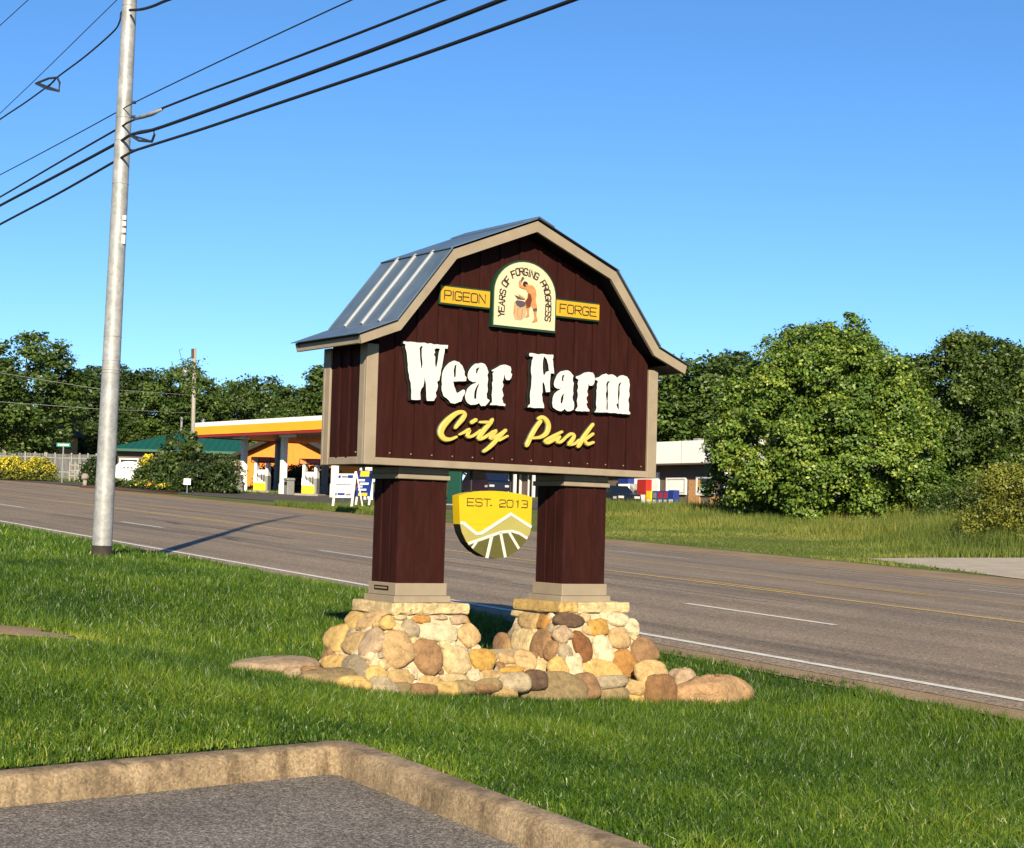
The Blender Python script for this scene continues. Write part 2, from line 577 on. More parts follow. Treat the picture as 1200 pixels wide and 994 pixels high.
def in_lot(x, y, grow=0.0):
    """inside the car park, grown by grow (numpy)"""
    a = (x - KC[0]) * nl[0] + (y - KC[1]) * nl[1]
    b = (x - KC[0]) * nr[0] + (y - KC[1]) * nr[1]
    return (a < grow) & (b < grow)

# one sheet to the horizon, fine near the car park, pressed down under its asphalt
P_ALL = sorted(set([-3000, -600, -200, -60, -30, -15] + [round(v, 2) for v in np.arange(-9, 5.3, .3)] + HP_P[2:-1] + [7.4, 9, 10.2, 12, 3000] + FAR_P))
U_ALL = sorted(set([-2500, -600, -200, -100] + us + [round(v, 2) for v in np.arange(-1, 15, .3)] + [15.5, 16.5, 17.5, 18.5, 19.5, 20.5, 22, 23]))
def drop(u, p):
    x, y = up2xy(u, p)
    return -.5 if (in_lot(x, y, KW + .06) and y > -12) else -.006
sheet('ground', P_ALL, U_ALL, drop, MT['soil'])
verge = sheet('verge', FAR_P[1:], [-60] + us, .006, MT['verge'])
RP = [11.12, 11.5, 13.3, 15.1, 16.9, 18.7, 20.5, 22.3, 24.1, 25.9, 27.7, 29.5, 30.1]
road = sheet('road', RP, us[:-4], .012, MT['road'])
sheet('dirt_shoulder', [10.82, 10.95, 11.15], us[:-6], lambda u, p: .007, MT['dirt'])
sheet('far_shoulder', [30.05, 31.2, 32.6], us[:-6], lambda u, p: .016, MT['dirt'])

def strip(name, p, wd, u0, u1, mt, dz=.018, parent=None):
    n = max(2, int((u1 - u0) / 3) + 1)
    return sheet(name, [p - wd / 2, p + wd / 2], list(np.linspace(u0, u1, n)), dz, mt, parent=parent)

def u_of(px, py, p):
    P = on_p(px, py, p)
    return P[0] * DU[0] + P[1] * DU[1]

strip('edge_line', 11.55, .13, -40, 190, MT['line_white'], parent=road)
strip('edge_line', 29.4, .13, -40, 190, MT['line_white'], parent=road)
strip('centre_line', 18.62, .11, -40, 190, MT['line_yellow'], parent=road)
strip('centre_line', 22.38, .11, -40, 190, MT['line_yellow'], parent=road)
ud = u_of(979, 733.8, 15.1); dd = u_of(814.6, 709.6, 15.1)
per = 12.2
for k in range(-3, 13):
    a = ud + k * per
    strip('lane_dash', 15.1, .12, a, a + 3.1, MT['line_white'], parent=road)
    b_ = u_of(808, 655.4, 25.9) + k * per
    strip('lane_dash', 25.9, .12, b_, b_ + 3.1, MT['line_white'], parent=road)
    for pp in (18.95, 22.05):
        strip('turn_lane_dash', pp, .11, a + 5, a + 8.1, MT['line_yellow'], parent=road)

# ------------------------------------------------------------------ car park and kerb
def kerb_pts(off, dist_l, dist_r, rad=.10):
    """offset polyline of the kerb: parallel to both runs, rounded at the corner"""
    A = np.array([nl, nr])
    c = KC[:2] + np.linalg.solve(A, np.array([off, off]))
    r = rad + off * .6
    pts = []
    for t in np.linspace(dist_l, r, 26): pts.append(c + dl * t)
    for s in np.linspace(0, 1, 9)[1:-1]:
        pts.append((1 - s) ** 2 * (c + dl * r) + 2 * s * (1 - s) * c + s * s * (c + dr * r))
    for t in np.linspace(r, dist_r, 26): pts.append(c + dr * t)
    return pts
def kz(x, y):
    return float(GR * (x * DU[0] + y * DU[1]))
prof = [(-.006, -.12), (0.0, .0), (.012, .118), (.028, .143), (.055, .150), (KW - .02, .154), (KW, .145), (KW + .005, -.1)]
rng = np.random.default_rng(3)
NK = 26 + 7 + 26
V = []; Fs = []
wob = np.cumsum(rng.normal(0, .0035, NK)); wob -= np.linspace(wob[0], wob[-1], NK)
for i in range(NK):
    for j, (off, h) in enumerate(prof):
        q = kerb_pts(off, 9, 9)[i]
        jx = rng.normal(0, .0035, 2) if 1 < j < 7 else (0, 0)
        V.append((q[0] + jx[0], q[1] + jx[1], kz(q[0], q[1]) + LOT_H + h + wob[i] * .5))
n = len(prof)
for i in range(NK - 1):
    for j in range(n - 1):
        Fs.append((i * n + j, i * n + j + 1, (i + 1) * n + j + 1, (i + 1) * n + j))
kb = mk('kerb', V, Fs, MT['kerb'], None, True)
tag(kb, kind='structure')
# asphalt of the car park
inner = kerb_pts(.004, 9, 9)
far = KC[:2] + dl * 9 + dr * 9
V = [(q[0], q[1], kz(q[0], q[1]) + LOT_H + .001) for q in inner] + [(far[0], far[1], kz(*far) + LOT_H + .001)]
lot = mk('parking_lot', V, [tuple(range(len(V)))], MT['lot'])
tag(lot, kind='structure')
# a strip of lawn soil that closes the edge behind the kerb
V = []; Fs = []
rows = [(KW + .0, .110), (KW + .12, .135), (KW + .5, .150)]
for (off, h) in rows:
    for q in kerb_pts(off, 9, 9):
        zl_ = kz(q[0], q[1]) + LOT_H + h
        V.append((q[0], q[1], zl_ if off < KW + .05 else min(zl_, float(gz(q[0], q[1])) - .003)))
for r_ in range(2):
    for i in range(NK - 1):
        Fs.append((r_ * NK + i, r_ * NK + i + 1, (r_ + 1) * NK + i + 1, (r_ + 1) * NK + i))
tag(mk('lawn_edge', V, Fs, MT['soil'], None, True), kind='structure')

# ------------------------------------------------------------------ the barn sign
ZB = .20                                 # lawn height at the sign
sign = thing('park_sign', 'dark red barn-shaped park sign on two columns and stone piers', 'sign', (S0[0], S0[1], ZB), YAW)

def L3(a, b, z): return (a, b, z - ZB)
def sfr(p): return (p[0], p[1], p[2] - ZB)

def sbox(name, a0, a1, b0, b1, z0, z1, mt, parent=sign, bev=.004):
    return MB().box(a0, a1, b0, b1, z0, z1, sfr, bev).build(name, mt, parent, local=True)

WF, DP_, ZBOT = 2.9632, .6865, 2.035
HALF = [(0, 4.15), (.849, 3.808), (1.35, 3.18), (1.675, 3.05)]
INN = [(0, 4.053), (.795, 3.735), (1.302, 3.108), (1.655, 2.972)]
CX = WF / 2
PROF = [(CX - x, z) for x, z in HALF[::-1]] + [(CX + x, z) for x, z in HALF[1:]]
INP = [(CX - x, z) for x, z in INN[::-1]] + [(CX + x, z) for x, z in INN[1:]]
def roof_z(a, prof=PROF):
    return float(np.interp(a, [q[0] for q in prof], [q[1] for q in prof]))

# plank walls: each board of the front reaches up to the roof line, battens over the joints
def wall(name, b, sgn):
    wl = thing_part = bpy.data.objects.new(name, None)
    return wl
def plank_wall(name, a0, a1, n, place, top, zlo, bat=.036):
    """boards (parts of a wall) between a0 and a1; place(a, depth, z) maps to the sign frame"""
    back = MB()
    pr = [(a0, zlo)] + [(a1, zlo)] + [(q, top(q)) for q in np.linspace(a1, a0, 15)]
    back.prism(pr, .012, .03, lambda q, h: place(q[0], h, q[1]))
    wl = back.build(name, MT['under'], sign, local=True)  # dark backing colour paints the shadow in the gaps between boards
    wdt = (a1 - a0) / n
    for i in range(n):
        x0, x1 = a0 + i * wdt + .004, a0 + (i + 1) * wdt - .004
        mid = [q for q in (CX,) if x0 < q < x1]
        xs = [x0] + mid + [x1]
        dz = rnd.uniform(-.0015, .0015)
        pts = [(x0, zlo), (x1, zlo)] + [(q, top(q)) for q in xs[::-1]]
        mb = MB().prism(pts, dz, .014, lambda q, h: place(q[0], h, q[1]))
        mb.build('plank', MT['siding'], wl, local=True)
        q = place((x0 + x1) / 2 + .04, -.003, zlo + .045)
        MB().box(q[0] - .0045, q[0] + .0045, q[1] - .005, q[1] + .005, q[2] - .0045, q[2] + .0045).build('nail_head', MT['trim'], wl, local=True)
        if i < n - 1:
            c = x1 - bat * .5 - .001
            pts = [(c - bat / 2, zlo), (c + bat / 2, zlo), (c + bat / 2, top(c + bat / 2)), (c - bat / 2, top(c - bat / 2))]
            MB().prism(pts, -.014, 0.0, lambda q, h: place(q[0], h, q[1])).build('batten', MT['siding'], wl, local=True)
    return wl
tz = lambda a: roof_z(a, INP) - .012
plank_wall('front_wall', .088, WF - .088, 14, lambda a, h, z: L3(a, h, z), tz, ZBOT + .055)
plank_wall('back_wall', .088, WF - .088, 14, lambda a, h, z: L3(WF - a, DP_ - h, z), lambda a: roof_z(WF - a, INP) - .012, ZBOT + .055)
plank_wall('side_wall', .1, DP_ - .1, 3, lambda a, h, z: L3(h, DP_ - a, z), lambda a: 3.02, ZBOT + .055, .03)
plank_wall('side_wall', .1, DP_ - .1, 3, lambda a, h, z: L3(WF - h, a, z), lambda a: 3.02, ZBOT + .055, .03)
# corner boards: one on each face of each corner
for a, sa in ((0, 1), (WF, -1)):
    for b, sb in ((0, 1), (DP_, -1)):
        lo, hi = sorted((a - sa * .016, a + sa * .09))
        blo, bhi = sorted((b - sb * .02, b + sb * .012))
        sbox('corner_board', lo, hi, blo, bhi, ZBOT, 3.0, MT['trim'])
        lo, hi = sorted((a - sa * .0155, a + sa * .012))
        blo, bhi = sorted((b + sb * .0125, b + sb * .098))
        sbox('corner_board', lo, hi, blo, bhi, ZBOT, 3.0, MT['trim'])
for b, sb in ((0, 1), (DP_, -1)):
    blo, bhi = sorted((b - sb * .018, b + sb * .011))
    sbox('bottom_board', .0905, WF - .0905, blo, bhi, ZBOT + .001, ZBOT + .060, MT['trim'])
for a, sa in ((0, 1), (WF, -1)):
    lo, hi = sorted((a - sa * .013, a + sa * .011))
    sbox('bottom_board', lo, hi, .0985, DP_ - .0985, ZBOT + .001, ZBOT + .062, MT['trim'])
sbox('floor_panel', .02, WF - .02, .02, DP_ - .02, ZBOT + .012, ZBOT + .04, MT['under'])
# roof: six slopes, each of standing seam panels
OH = .2
B0, B1 = -OH, DP_ + OH
roof = MB()
th = .014
inn2 = [(a, z - .02) for a, z in PROF]
roof.prism([(a, z - .004) for a, z in PROF] + [(a, z - .018) for a, z in PROF[::-1]], B0 + .012, B1 - .012, lambda q, h: L3(q[0], h, q[1]))
roof = roof.build('roof', MT['under'], sign, local=True)
NPAN = 4
for k in range(6):
    (a0, z0), (a1, z1) = PROF[k], PROF[k + 1]
    d = np.array([a1 - a0, z1 - z0]); d /= np.linalg.norm(d)
    nn = np.array([-d[1], d[0]])
    if nn[1] < 0: nn = -nn
    ext0 = d * (.03 if k == 0 else (.022 if k == 3 else -.012))
    e0 = np.array([a0, z0]) - d * (.03 if k == 0 else 0.012 if k in (4, 5) else -.004)
    e1 = np.array([a1, z1]) + d * (.03 if k == 5 else 0.012 if k in (0, 1) else -.004)
    if k in (2,): e0 = np.array([a0, z0]) - d * .02
    if k in (3,): e1 = np.array([a1, z1]) + d * .02
    lift = .004 if k in (0, 5) else (.004 if k in (1, 4) else .012)
    bw = (B1 - B0 + .04) / NPAN
    for i in range(NPAN):
        b0 = B0 - .02 + i * bw + .001; b1 = b0 + bw - .002
        mb = MB()
        V = []
        for e in (e0, e1):
            for bb in (b0, b1):
                for t_ in (lift, lift + .006):
                    q = e + nn * t_
                    V.append(L3(q[0], bb, q[1]))
        mb.add(V, [(0, 1, 3, 2), (4, 6, 7, 5), (0, 4, 5, 1), (2, 3, 7, 6), (1, 5, 7, 3), (0, 2, 6, 4)])
        mb.build('roof_panel', MT['roof'], roof, local=True)
    for i in range(NPAN + 1):
        bb = B0 - .02 + i * bw
        hw, hh = (.014, .022) if 0 < i < NPAN else (.006, .010)
        if i == 2: hw = .018
        if k not in (1, 4): hh = .005
        V = []
        for e in (e0 + d * .004, e1 - d * .004):
            for q0, q1 in ((-hw, lift), (hw, lift), (hw * .7, lift + hh), (-hw * .7, lift + hh)):
                q = e + nn * q1
                V.append(L3(q[0], bb + q0, q[1]))
        MB().add(V, [(0, 3, 2, 1), (4, 5, 6, 7), (0, 1, 5, 4), (1, 2, 6, 5), (2, 3, 7, 6), (3, 0, 4, 7)]).build('roof_seam', MT['seam'] if 0 < i < NPAN and k in (1, 4) else MT['roof'], roof, local=True)
# ridge cap
rc = [(CX - .16, 4.115), (CX, 4.182), (CX + .16, 4.115), (CX + .16, 4.107), (CX, 4.172), (CX - .16, 4.107)]
MB().prism(rc, B0 - .026, B1 + .026, lambda q, h: L3(q[0], h, q[1])).build('ridge_cap', MT['roof'], roof, local=True)
# rake boards along both gables, eave boards along both sides
for b0, b1 in ((B0, B0 + .03), (B1 - .03, B1)):
    for k in range(6):
        q = [(PROF[k][0], PROF[k][1] - .006), (PROF[k + 1][0], PROF[k + 1][1] - .006), INP[k + 1], INP[k]]
        MB().prism(q, b0, b1, lambda p_, h: L3(p_[0], h, p_[1])).build('rake_board', MT['trim'], sign, local=True)
for sg in (-1, 1):
    x = CX + sg * 1.66
    lo, hi = sorted((x, x - sg * .025))
    sbox('eave_board', lo, hi, B0 + .031, B1 - .031, 2.975, 3.043, MT['trim'])
    q = [(CX + sg * 1.635, 2.985), (CX + sg * 1.47, 3.03), (CX + sg * 1.47, 3.04), (CX + sg * 1.635, 2.995)]
    MB().prism(q, B0 + .031, B1 - .031, lambda p_, h: L3(p_[0], h, p_[1])).build('soffit', MT['under'], sign, local=True)

# columns
for c0 in (.4177, 2.0919):
    a0, a1, b0, b1 = c0, c0 + .4553, .1397, .5457
    core = sbox('column', a0 + .012, a1 - .012, b0 + .012, b1 - .012, 1.0, ZBOT + .02, MT['under'], bev=0)
    for i, (x0, x1) in enumerate(((0, .14), (.145, .315), (.32, .4553))):
        for yb in (b0, b1 - .012):
            sbox('plank', a0 + x0, a0 + x1, yb, yb + .012, 1.085, 1.945, MT['siding'], core, .002)
    for i, (x0, x1) in enumerate(((.0125, .13), (.135, .27), (.275, .3935))):
        for xa in (a0, a1 - .012):
            sbox('plank', xa, xa + .012, b0 + x0, b0 + x1, 1.085, 1.945, MT['siding'], core, .002)
    for xa in (a0 + .1425, a0 + .3175):
        sbox('batten', xa - .014, xa + .014, b0 - .010, b0 - .0005, 1.09, 1.94, MT['siding'], core, .002)
    for yb in (b0 + .1325, b0 + .2725):
        sbox('batten', a0 - .010, a0 - .0005, yb - .012, yb + .012, 1.09, 1.94, MT['siding'], core, .002)
    sbox('capital', a0 - .034, a1 + .012, b0 - .036, b1 + .034, 1.937, 1.98, MT['trim'], core)
    sbox('capital_block', a0 - .02, a1 + .006, b0 - .018, b1 + .02, 1.981, 2.034, MT['trim'], core)
    sbox('base_board', a0 - .018, a1 + .018, b0 - .02, b1 + .02, .985, 1.088, MT['trim'], core)
    sbox('base_step', a0 - .042, a1 + .042, b0 - .044, b1 + .044, .930, .984, MT['trim'], core)
# small maker's plate on the left column base
pl = sbox('maker_plate', .3925, .399, .23, .46, 1.025, 1.062, MT['siding'])
for i in range(7):
    sbox('plate_mark', .3905, .3924, .25 + i * .028, .27 + i * .028, 1.037, 1.05, MT['trim'], pl, 0)

# ------------------------------------------------------------------ lettering
def extrude_poly(name, loops, b_front, b_back, mats, parent):
    """flat shape with holes: face (material 0) and sides (material 1)"""
    n_all = []
    tess = tessellate_polygon([[Vector((x, z, 0)) for x, z in lp] for lp in loops])
    flat = [q for lp in loops for q in lp]
    n = len(flat)
    V = [L3(x, b_front, z) for x, z in flat] + [L3(x, b_back, z) for x, z in flat]
    Fs = []; mi = []
    for t in tess:
        (x0, y0), (x1, y1), (x2, y2) = flat[t[0]], flat[t[1]], flat[t[2]]
        cr = (x1 - x0) * (y2 - y0) - (x2 - x0) * (y1 - y0)
        tt = t if cr > 0 else t[::-1]
        Fs.append(tuple(tt)); mi.append(0)
        Fs.append(tuple(i + n for i in tt[::-1])); mi.append(1)
    o = 0
    for lp in loops:
        k = len(lp)
        ar = sum(lp[i][0] * lp[(i + 1) % k][1] - lp[(i + 1) % k][0] * lp[i][1] for i in range(k))
        for i in range(k):
            j = (i + 1) % k
            q = (o + i, o + i + n, o + j + n, o + j)
            Fs.append(q if ar > 0 else q[::-1]); mi.append(1)
        o += k
    return mk(name, V, Fs, mats, parent, False, True, mi)

def trace(pts, ox, oy, s, b):
    return [face(ox + x / s, oy + y / s, b) for x, y in pts]

def roughen(lp, amt, r):
    """break long straight edges so the letters look carved"""
    out = []
    for i in range(len(lp)):
        a = np.array(lp[i]); c = np.array(lp[(i + 1) % len(lp)])
        out.append(tuple(a))
        ln = np.linalg.norm(c - a)
        k = int(ln / .035)
        for j in range(1, k + 1):
            t = j / (k + 1)
            out.append(tuple(a + (c - a) * t + r.normal(0, amt, 2)))
    return out

GL = [
 (468, 395, 11.04, [
  [(45,80),(60,55),(280,75),(490,95),(630,105),(625,150),(588,150),(585,200),(560,330),(535,480),(518,560),(490,580),(500,630),(490,680),(470,720),(480,770),(450,825),(355,825),(345,660),(335,560),(332,500),(324,560),(310,640),(285,670),(270,720),(275,810),(155,810),(150,650),(130,540),(110,400),(95,200),(75,130),(80,95)],
  [(262,140),(285,115),(305,125),(290,150),(290,250),(300,350),(290,420),(280,380),(268,250)],
  [(455,165),(470,148),(525,150),(510,200),(500,290),(480,385),(470,390),(462,340),(465,260),(445,225),(462,205)]]),
 (530, 400, 11.05, [
  [(40,252),(90,270),(130,315),(160,390),(160,440),(185,470),(180,515),(90,518),(12,520),(25,585),(52,660),(70,670),(100,650),(140,625),(165,635),(165,670),(135,720),(115,780),(70,795),(35,808),(-24,796),(-44,765),(-74,736),(-115,705),(-137,635),(-139,505),(-125,395),(-95,335),(-44,280),(15,253)],
  [(23,465),(18,375),(33,315),(53,300),(47,375),(43,460)]]),
 (530, 400, 11.05, [
  [(200,430),(210,390),(250,330),(300,290),(370,280),(425,300),(450,340),(470,400),(455,440),(465,490),(455,560),(460,620),(445,680),(450,740),(485,765),(470,790),(425,838),(375,840),(345,800),(300,820),(240,825),(200,800),(170,750),(170,680),(190,620),(240,570),(290,545),(320,525),(270,530),(220,505),(200,470)],
  [(308,415),(308,360),(345,335),(347,350),(327,390),(325,418)],
  [(333,560),(347,543),(327,610),(312,700),(312,748),(283,742),(288,650),(308,600)]]),
 (530, 400, 11.05, [
  [(510,375),(550,355),(610,320),(660,305),(720,315),(755,330),(765,370),(755,400),(775,430),(765,470),(745,500),(700,500),(682,470),(680,425),(665,490),(650,530),(665,570),(645,620),(665,700),(645,740),(660,800),(690,815),(685,840),(485,825),(495,805),(515,790),(510,700),(520,610),(515,540),(525,480),(520,420),(545,388),(515,392)]]),
 (610, 405, 11.04, [
  [(110,125),(115,98),(260,110),(425,120),(425,155),(415,175),(430,300),(435,365),(390,360),(385,430),(380,500),(382,600),(330,605),(315,520),(297,475),(285,480),(285,600),(275,640),(285,720),(305,780),(305,810),(205,808),(90,800),(100,775),(125,755),(125,600),(140,500),(145,400),(135,340),(145,200),(165,142),(120,140)],
  [(290,200),(305,138),(340,180),(360,250),(368,330),(330,342),(300,392),(287,300)]]),
 (610, 405, 11.04, [
  [(430,500),(440,450),(470,380),(520,335),(590,320),(650,345),(685,390),(675,430),(690,490),(680,560),(685,620),(675,700),(695,770),(685,830),(640,850),(600,850),(570,820),(530,850),(480,840),(420,800),(410,740),(415,680),(440,620),(500,575),(540,545),(480,560),(440,535)],
  [(533,420),(545,383),(572,383),(552,430),(557,458),(538,462)],
  [(523,680),(540,640),(572,618),(556,650),(552,700),(537,752),(518,742)]]),
 (670, 410, 11.69, [
  [(55,385),(60,365),(120,345),(170,315),(230,305),(290,315),(310,350),(318,395),(310,450),(290,490),(240,490),(228,455),(225,520),(210,570),(225,620),(200,660),(220,720),(200,740),(215,790),(245,830),(240,845),(140,845),(45,830),(60,810),(80,780),(70,700),(85,620),(75,560),(90,510),(80,460),(95,412),(65,392)]]),
 (670, 410, 11.69, [
  [(322,412),(324,387),(370,375),(420,340),(470,325),(500,345),(560,338),(600,360),(620,385),(660,355),(710,350),(760,370),(785,410),(795,480),(785,560),(790,640),(775,700),(785,740),(780,830),(805,870),(795,885),(700,880),(560,865),(310,855),(325,835),(340,800),(335,700),(340,600),(345,480),(360,427)],
  [(473,470),(490,433),(527,430),(502,460),(492,520),(500,600),(490,700),(492,822),(476,822),(478,700),(466,610),(478,560)],
  [(640,480),(660,448),(677,448),(657,500),(657,600),(642,700),(647,822),(628,800),(610,750),(635,730),(632,600)]]),
]
title = MB().box(.3, 2.65, .0135, .0145, 2.6, 2.9, sfr)     # backing rail hidden in the wall carries the letters
title = title.build('title_lettering', MT['black'], sign, local=True)
rr = np.random.default_rng(5)
LB = -.062
for (ox, oy, s, loops) in GL:
    L_ = [roughen(trace(lp, ox, oy, s, LB), .0022 if i == 0 else .0012, rr) for i, lp in enumerate(loops)]
    extrude_poly('letter', L_, LB, -.016, [MT['white'], MT['black']], title)
    # black backer a little larger than the letter
    o = L_[0]
    c = np.mean(np.array(o), axis=0)
    ar = sum(o[i][0] * o[(i + 1) % len(o)][1] - o[(i + 1) % len(o)][0] * o[i][1] for i in range(len(o)))
    big = []
    for i in range(len(o)):
        p0, p1, p2 = np.array(o[i - 1]), np.array(o[i]), np.array(o[(i + 1) % len(o)])
        t = p2 - p0; t = t / (np.linalg.norm(t) + 1e-9)
        nrm = np.array([t[1], -t[0]]) * (1 if ar > 0 else -1)
        big.append(tuple(p1 + nrm * .009))
    extrude_poly('letter_backer', [big], -.030, -.0145, [MT['black'], MT['black']], title)

def stroke(mb, pts, ws, depth, b, nseg=10, flat=False):
    """raised round brush stroke on the sign face; pts in (a, z), ws full widths"""
    pts = [np.array(p) for p in pts]
    # smooth (Catmull-Rom)
    P = []; Wd = []
    if len(pts) > 2 and not flat:
        for i in range(len(pts) - 1):
            p0 = pts[max(i - 1, 0)]; p1 = pts[i]; p2 = pts[i + 1]; p3 = pts[min(i + 2, len(pts) - 1)]
            for t in np.linspace(0, 1, 5)[:-1]:
                P.append(.5 * ((2 * p1) + (-p0 + p2) * t + (2 * p0 - 5 * p1 + 4 * p2 - p3) * t * t + (-p0 + 3 * p1 - 3 * p2 + p3) * t ** 3))
                Wd.append(ws[i] * (1 - t) + ws[i + 1] * t)
        P.append(pts[-1]); Wd.append(ws[-1])
    else:
        P, Wd = pts, list(ws)
    # rounded ends
    t0 = P[0] - P[1]; t0 /= np.linalg.norm(t0) + 1e-9
    t1 = P[-1] - P[-2]; t1 /= np.linalg.norm(t1) + 1e-9
    if not flat:
        P = [P[0] + t0 * Wd[0] * .42] + P + [P[-1] + t1 * Wd[-1] * .42]
        Wd = [Wd[0] * .45] + Wd + [Wd[-1] * .45]
    else:
        P[0] = P[0] + t0 * Wd[0] * .5; P[-1] = P[-1] + t1 * Wd[-1] * .5
    n = len(P)
    V = []; Fs = []
    sec = [(-.5, 0), (-.48, .6), (-.3, .95), (.3, .95), (.48, .6), (.5, 0)]
    for i in range(n):
        t = P[min(i + 1, n - 1)] - P[max(i - 1, 0)]
        t = t / (np.linalg.norm(t) + 1e-9)
        nr_ = np.array([-t[1], t[0]])
        k = 1.0
        if flat and 0 < i < n - 1:
            a_ = P[i] - P[i - 1]; a_ /= np.linalg.norm(a_) + 1e-9
            cs = max(.5, abs(a_ @ t)); k = 1 / cs
        dd_ = depth * (.6 if (not flat and i in (0, n - 1)) else 1)
        for x, h in sec:
            q = P[i] + nr_ * x * Wd[i] * k
            V.append(L3(q[0], b - h * dd_, q[1]))
    m_ = len(sec)
    for i in range(n - 1):
        for j in range(m_ - 1):
            Fs.append((i * m_ + j, (i + 1) * m_ + j, (i + 1) * m_ + j + 1, i * m_ + j + 1))
    Fs.append(tuple(range(m_))); Fs.append(tuple(range((n - 1) * m_, n * m_))[::-1])
    mb.add(V, Fs)

SCRIPT = [
 (505, 475, [
  [[(345,318,42),(395,255,58),(450,190,64),(478,130,60),(440,98,50),(360,118,58),(250,205,78),(165,310,88),(142,400,84),(190,472,68),(280,480,44),(365,442,28)]],
  [[(402,413,28),(470,382,38),(540,348,52),(522,400,58),(520,440,48),(575,440,38),(650,395,38),(700,350,30)], [(575,243,52),(635,207,50)]],
  [[(868,200,42),(830,260,58),(760,340,64),(692,430,64),(680,470,58),(740,462,44),(820,412,38),(880,370,40)], [(692,240,34),(780,242,46),(850,252,46)]],
  [[(915,362,50),(855,435,58),(840,470,44),(920,442,48),(1000,395,46),(1055,352,44)], [(1055,352,40),(965,440,60),(880,540,60),(800,612,50),(742,650,42)], [(955,495,38),(1020,462,34),(1080,430,26)]]]),
 (605, 475, [
  [[(345,225,56),(270,330,64),(205,450,68),(152,562,62)], [(312,190,46),(370,172,54),(430,222,70),(455,300,72),(430,390,64),(350,448,48),(250,464,38),(165,470,26)]],
  [[(648,372,34),(540,430,48),(408,500,40),(445,530,48),(540,480,56),(615,445,38)], [(615,442,38),(572,505,50),(620,520,44),(690,465,38)]],
  [[(680,470,36),(765,408,46),(815,430,52),(785,500,58),(738,552,44),(820,545,38),(890,490,40)]],
  [[(1082,268,44),(1020,350,54),(950,450,60),(900,540,66),(873,578,56)], [(1083,402,38),(1010,455,46),(945,500,44)], [(958,492,46),(1002,548,54),(1088,520,32)]]]),
]
scr = MB().box(.7, 2.3, .0135, .0145, 2.3, 2.5, sfr).build('script_lettering', MT['black'], sign, local=True)
for (ox, oy, gl) in SCRIPT:
    for g in gl:
        mb = MB(); mk2 = MB()
        for si, st_ in enumerate(g):
            pts = [face(ox + x / 12, oy + y / 12, -.045) for x, y, _ in st_]
            ws = [w_ / 12 / 121 for _, _, w_ in st_]
            stroke(mb, pts, ws, .020 + .002 * si, -.036)
            stroke(mk2, pts, [q + .014 for q in ws], .024 + .0015 * si, -.0145)
        mk2.build('letter_backer', MT['black'], scr, local=True)
        mb.build('letter', MT['yellow_letter'], scr, smooth=False, local=True)

# plain stroke alphabet on a 0..1 x 0..1 cell
FONT = {
 'A': [[(0,0),(.5,1),(1,0)],[(.2,.35),(.8,.35)]], 'E': [[(1,1),(0,1),(0,0),(1,0)],[(0,.5),(.85,.5)]],
 'F': [[(1,1),(0,1),(0,0)],[(0,.5),(.8,.5)]], 'G': [[(1,.85),(.85,1),(.15,1),(0,.85),(0,.15),(.15,0),(.85,0),(1,.15),(1,.45),(.55,.45)]],
 'I': [[(.5,0),(.5,1)]], 'N': [[(0,0),(0,1),(1,0),(1,1)]], 'O': [[(.15,0),(0,.15),(0,.85),(.15,1),(.85,1),(1,.85),(1,.15),(.85,0),(.1,0)]],
 'P': [[(0,0),(0,1),(.85,1),(1,.87),(1,.58),(.85,.45),(0,.45)]], 'R': [[(0,0),(0,1),(.85,1),(1,.87),(1,.6),(.85,.48),(0,.48)],[(.45,.48),(1,0)]],
 'S': [[(1,.85),(.85,1),(.15,1),(0,.86),(0,.66),(.15,.53),(.85,.48),(1,.35),(1,.14),(.85,0),(.15,0),(0,.15)]],
 'T': [[(0,1),(1,1)],[(.5,1),(.5,0)]], 'Y': [[(0,1),(.5,.45),(1,1)],[(.5,.45),(.5,0)]],
 '2': [[(0,.85),(.15,1),(.85,1),(1,.85),(1,.6),(.85,.5),(.15,.42),(0,.3),(0,0),(1,0)]],
 '0': [[(.15,0),(0,.15),(0,.85),(.15,1),(.85,1),(1,.85),(1,.15),(.85,0),(.1,0)]],
 '1': [[(.3,.8),(.6,1),(.6,0)]], '3': [[(0,1),(.85,1),(1,.87),(1,.63),(.85,.52),(.3,.52)],[(.85,.52),(1,.4),(1,.13),(.85,0),(0,0)]],
 '.': [[(.3,.0),(.45,.0)]],
}
def glyph(ch, origin, ex, ez, wd, b, mt, parent, depth=.003):
    mb = MB()
    for si, st_ in enumerate(FONT[ch]):
        pts = [(origin[0] + ex[0] * x + ez[0] * y, origin[1] + ex[1] * x + ez[1] * y) for x, y in st_]
        stroke(mb, pts, [wd] * len(pts), depth + .0008 * si, b, flat=True)
    mb.build('letter', mt, parent, local=True)

def text_line(txt, a0, a1, z0, z1, wd, b, mt, parent, gap=.24):
    wds = [.12 if c == 'I' else 1.0 for c in txt]
    tot = sum(wds) + gap * (len(txt) - 1)
    k = (a1 - a0) / tot
    x = a0
    for ch, w_ in zip(txt, wds):
        glyph(ch, (x - (k * .44 if ch == 'I' else 0), z0), (k, 0), (0, z1 - z0), wd, b, mt, parent)
        x += k * (w_ + gap)

# name banners left and right of the plaque
for txt, a0, a1, t0, t1 in (('PIGEON', .632, 1.128, .672, 1.075), ('FORGE', 1.80, 2.278, 1.845, 2.235)):
    bn = sbox('banner', a0, a1, -.045, -.0145, 3.372, 3.537, MT['greenrim'])
    sbox('banner_face', a0 + .006, a1 - .006, -.052, -.0452, 3.386, 3.523, MT['gold'], bn, .002)
    text_line(txt, t0, t1, 3.418, 3.490, .0095, -.052, MT['ink'], bn)

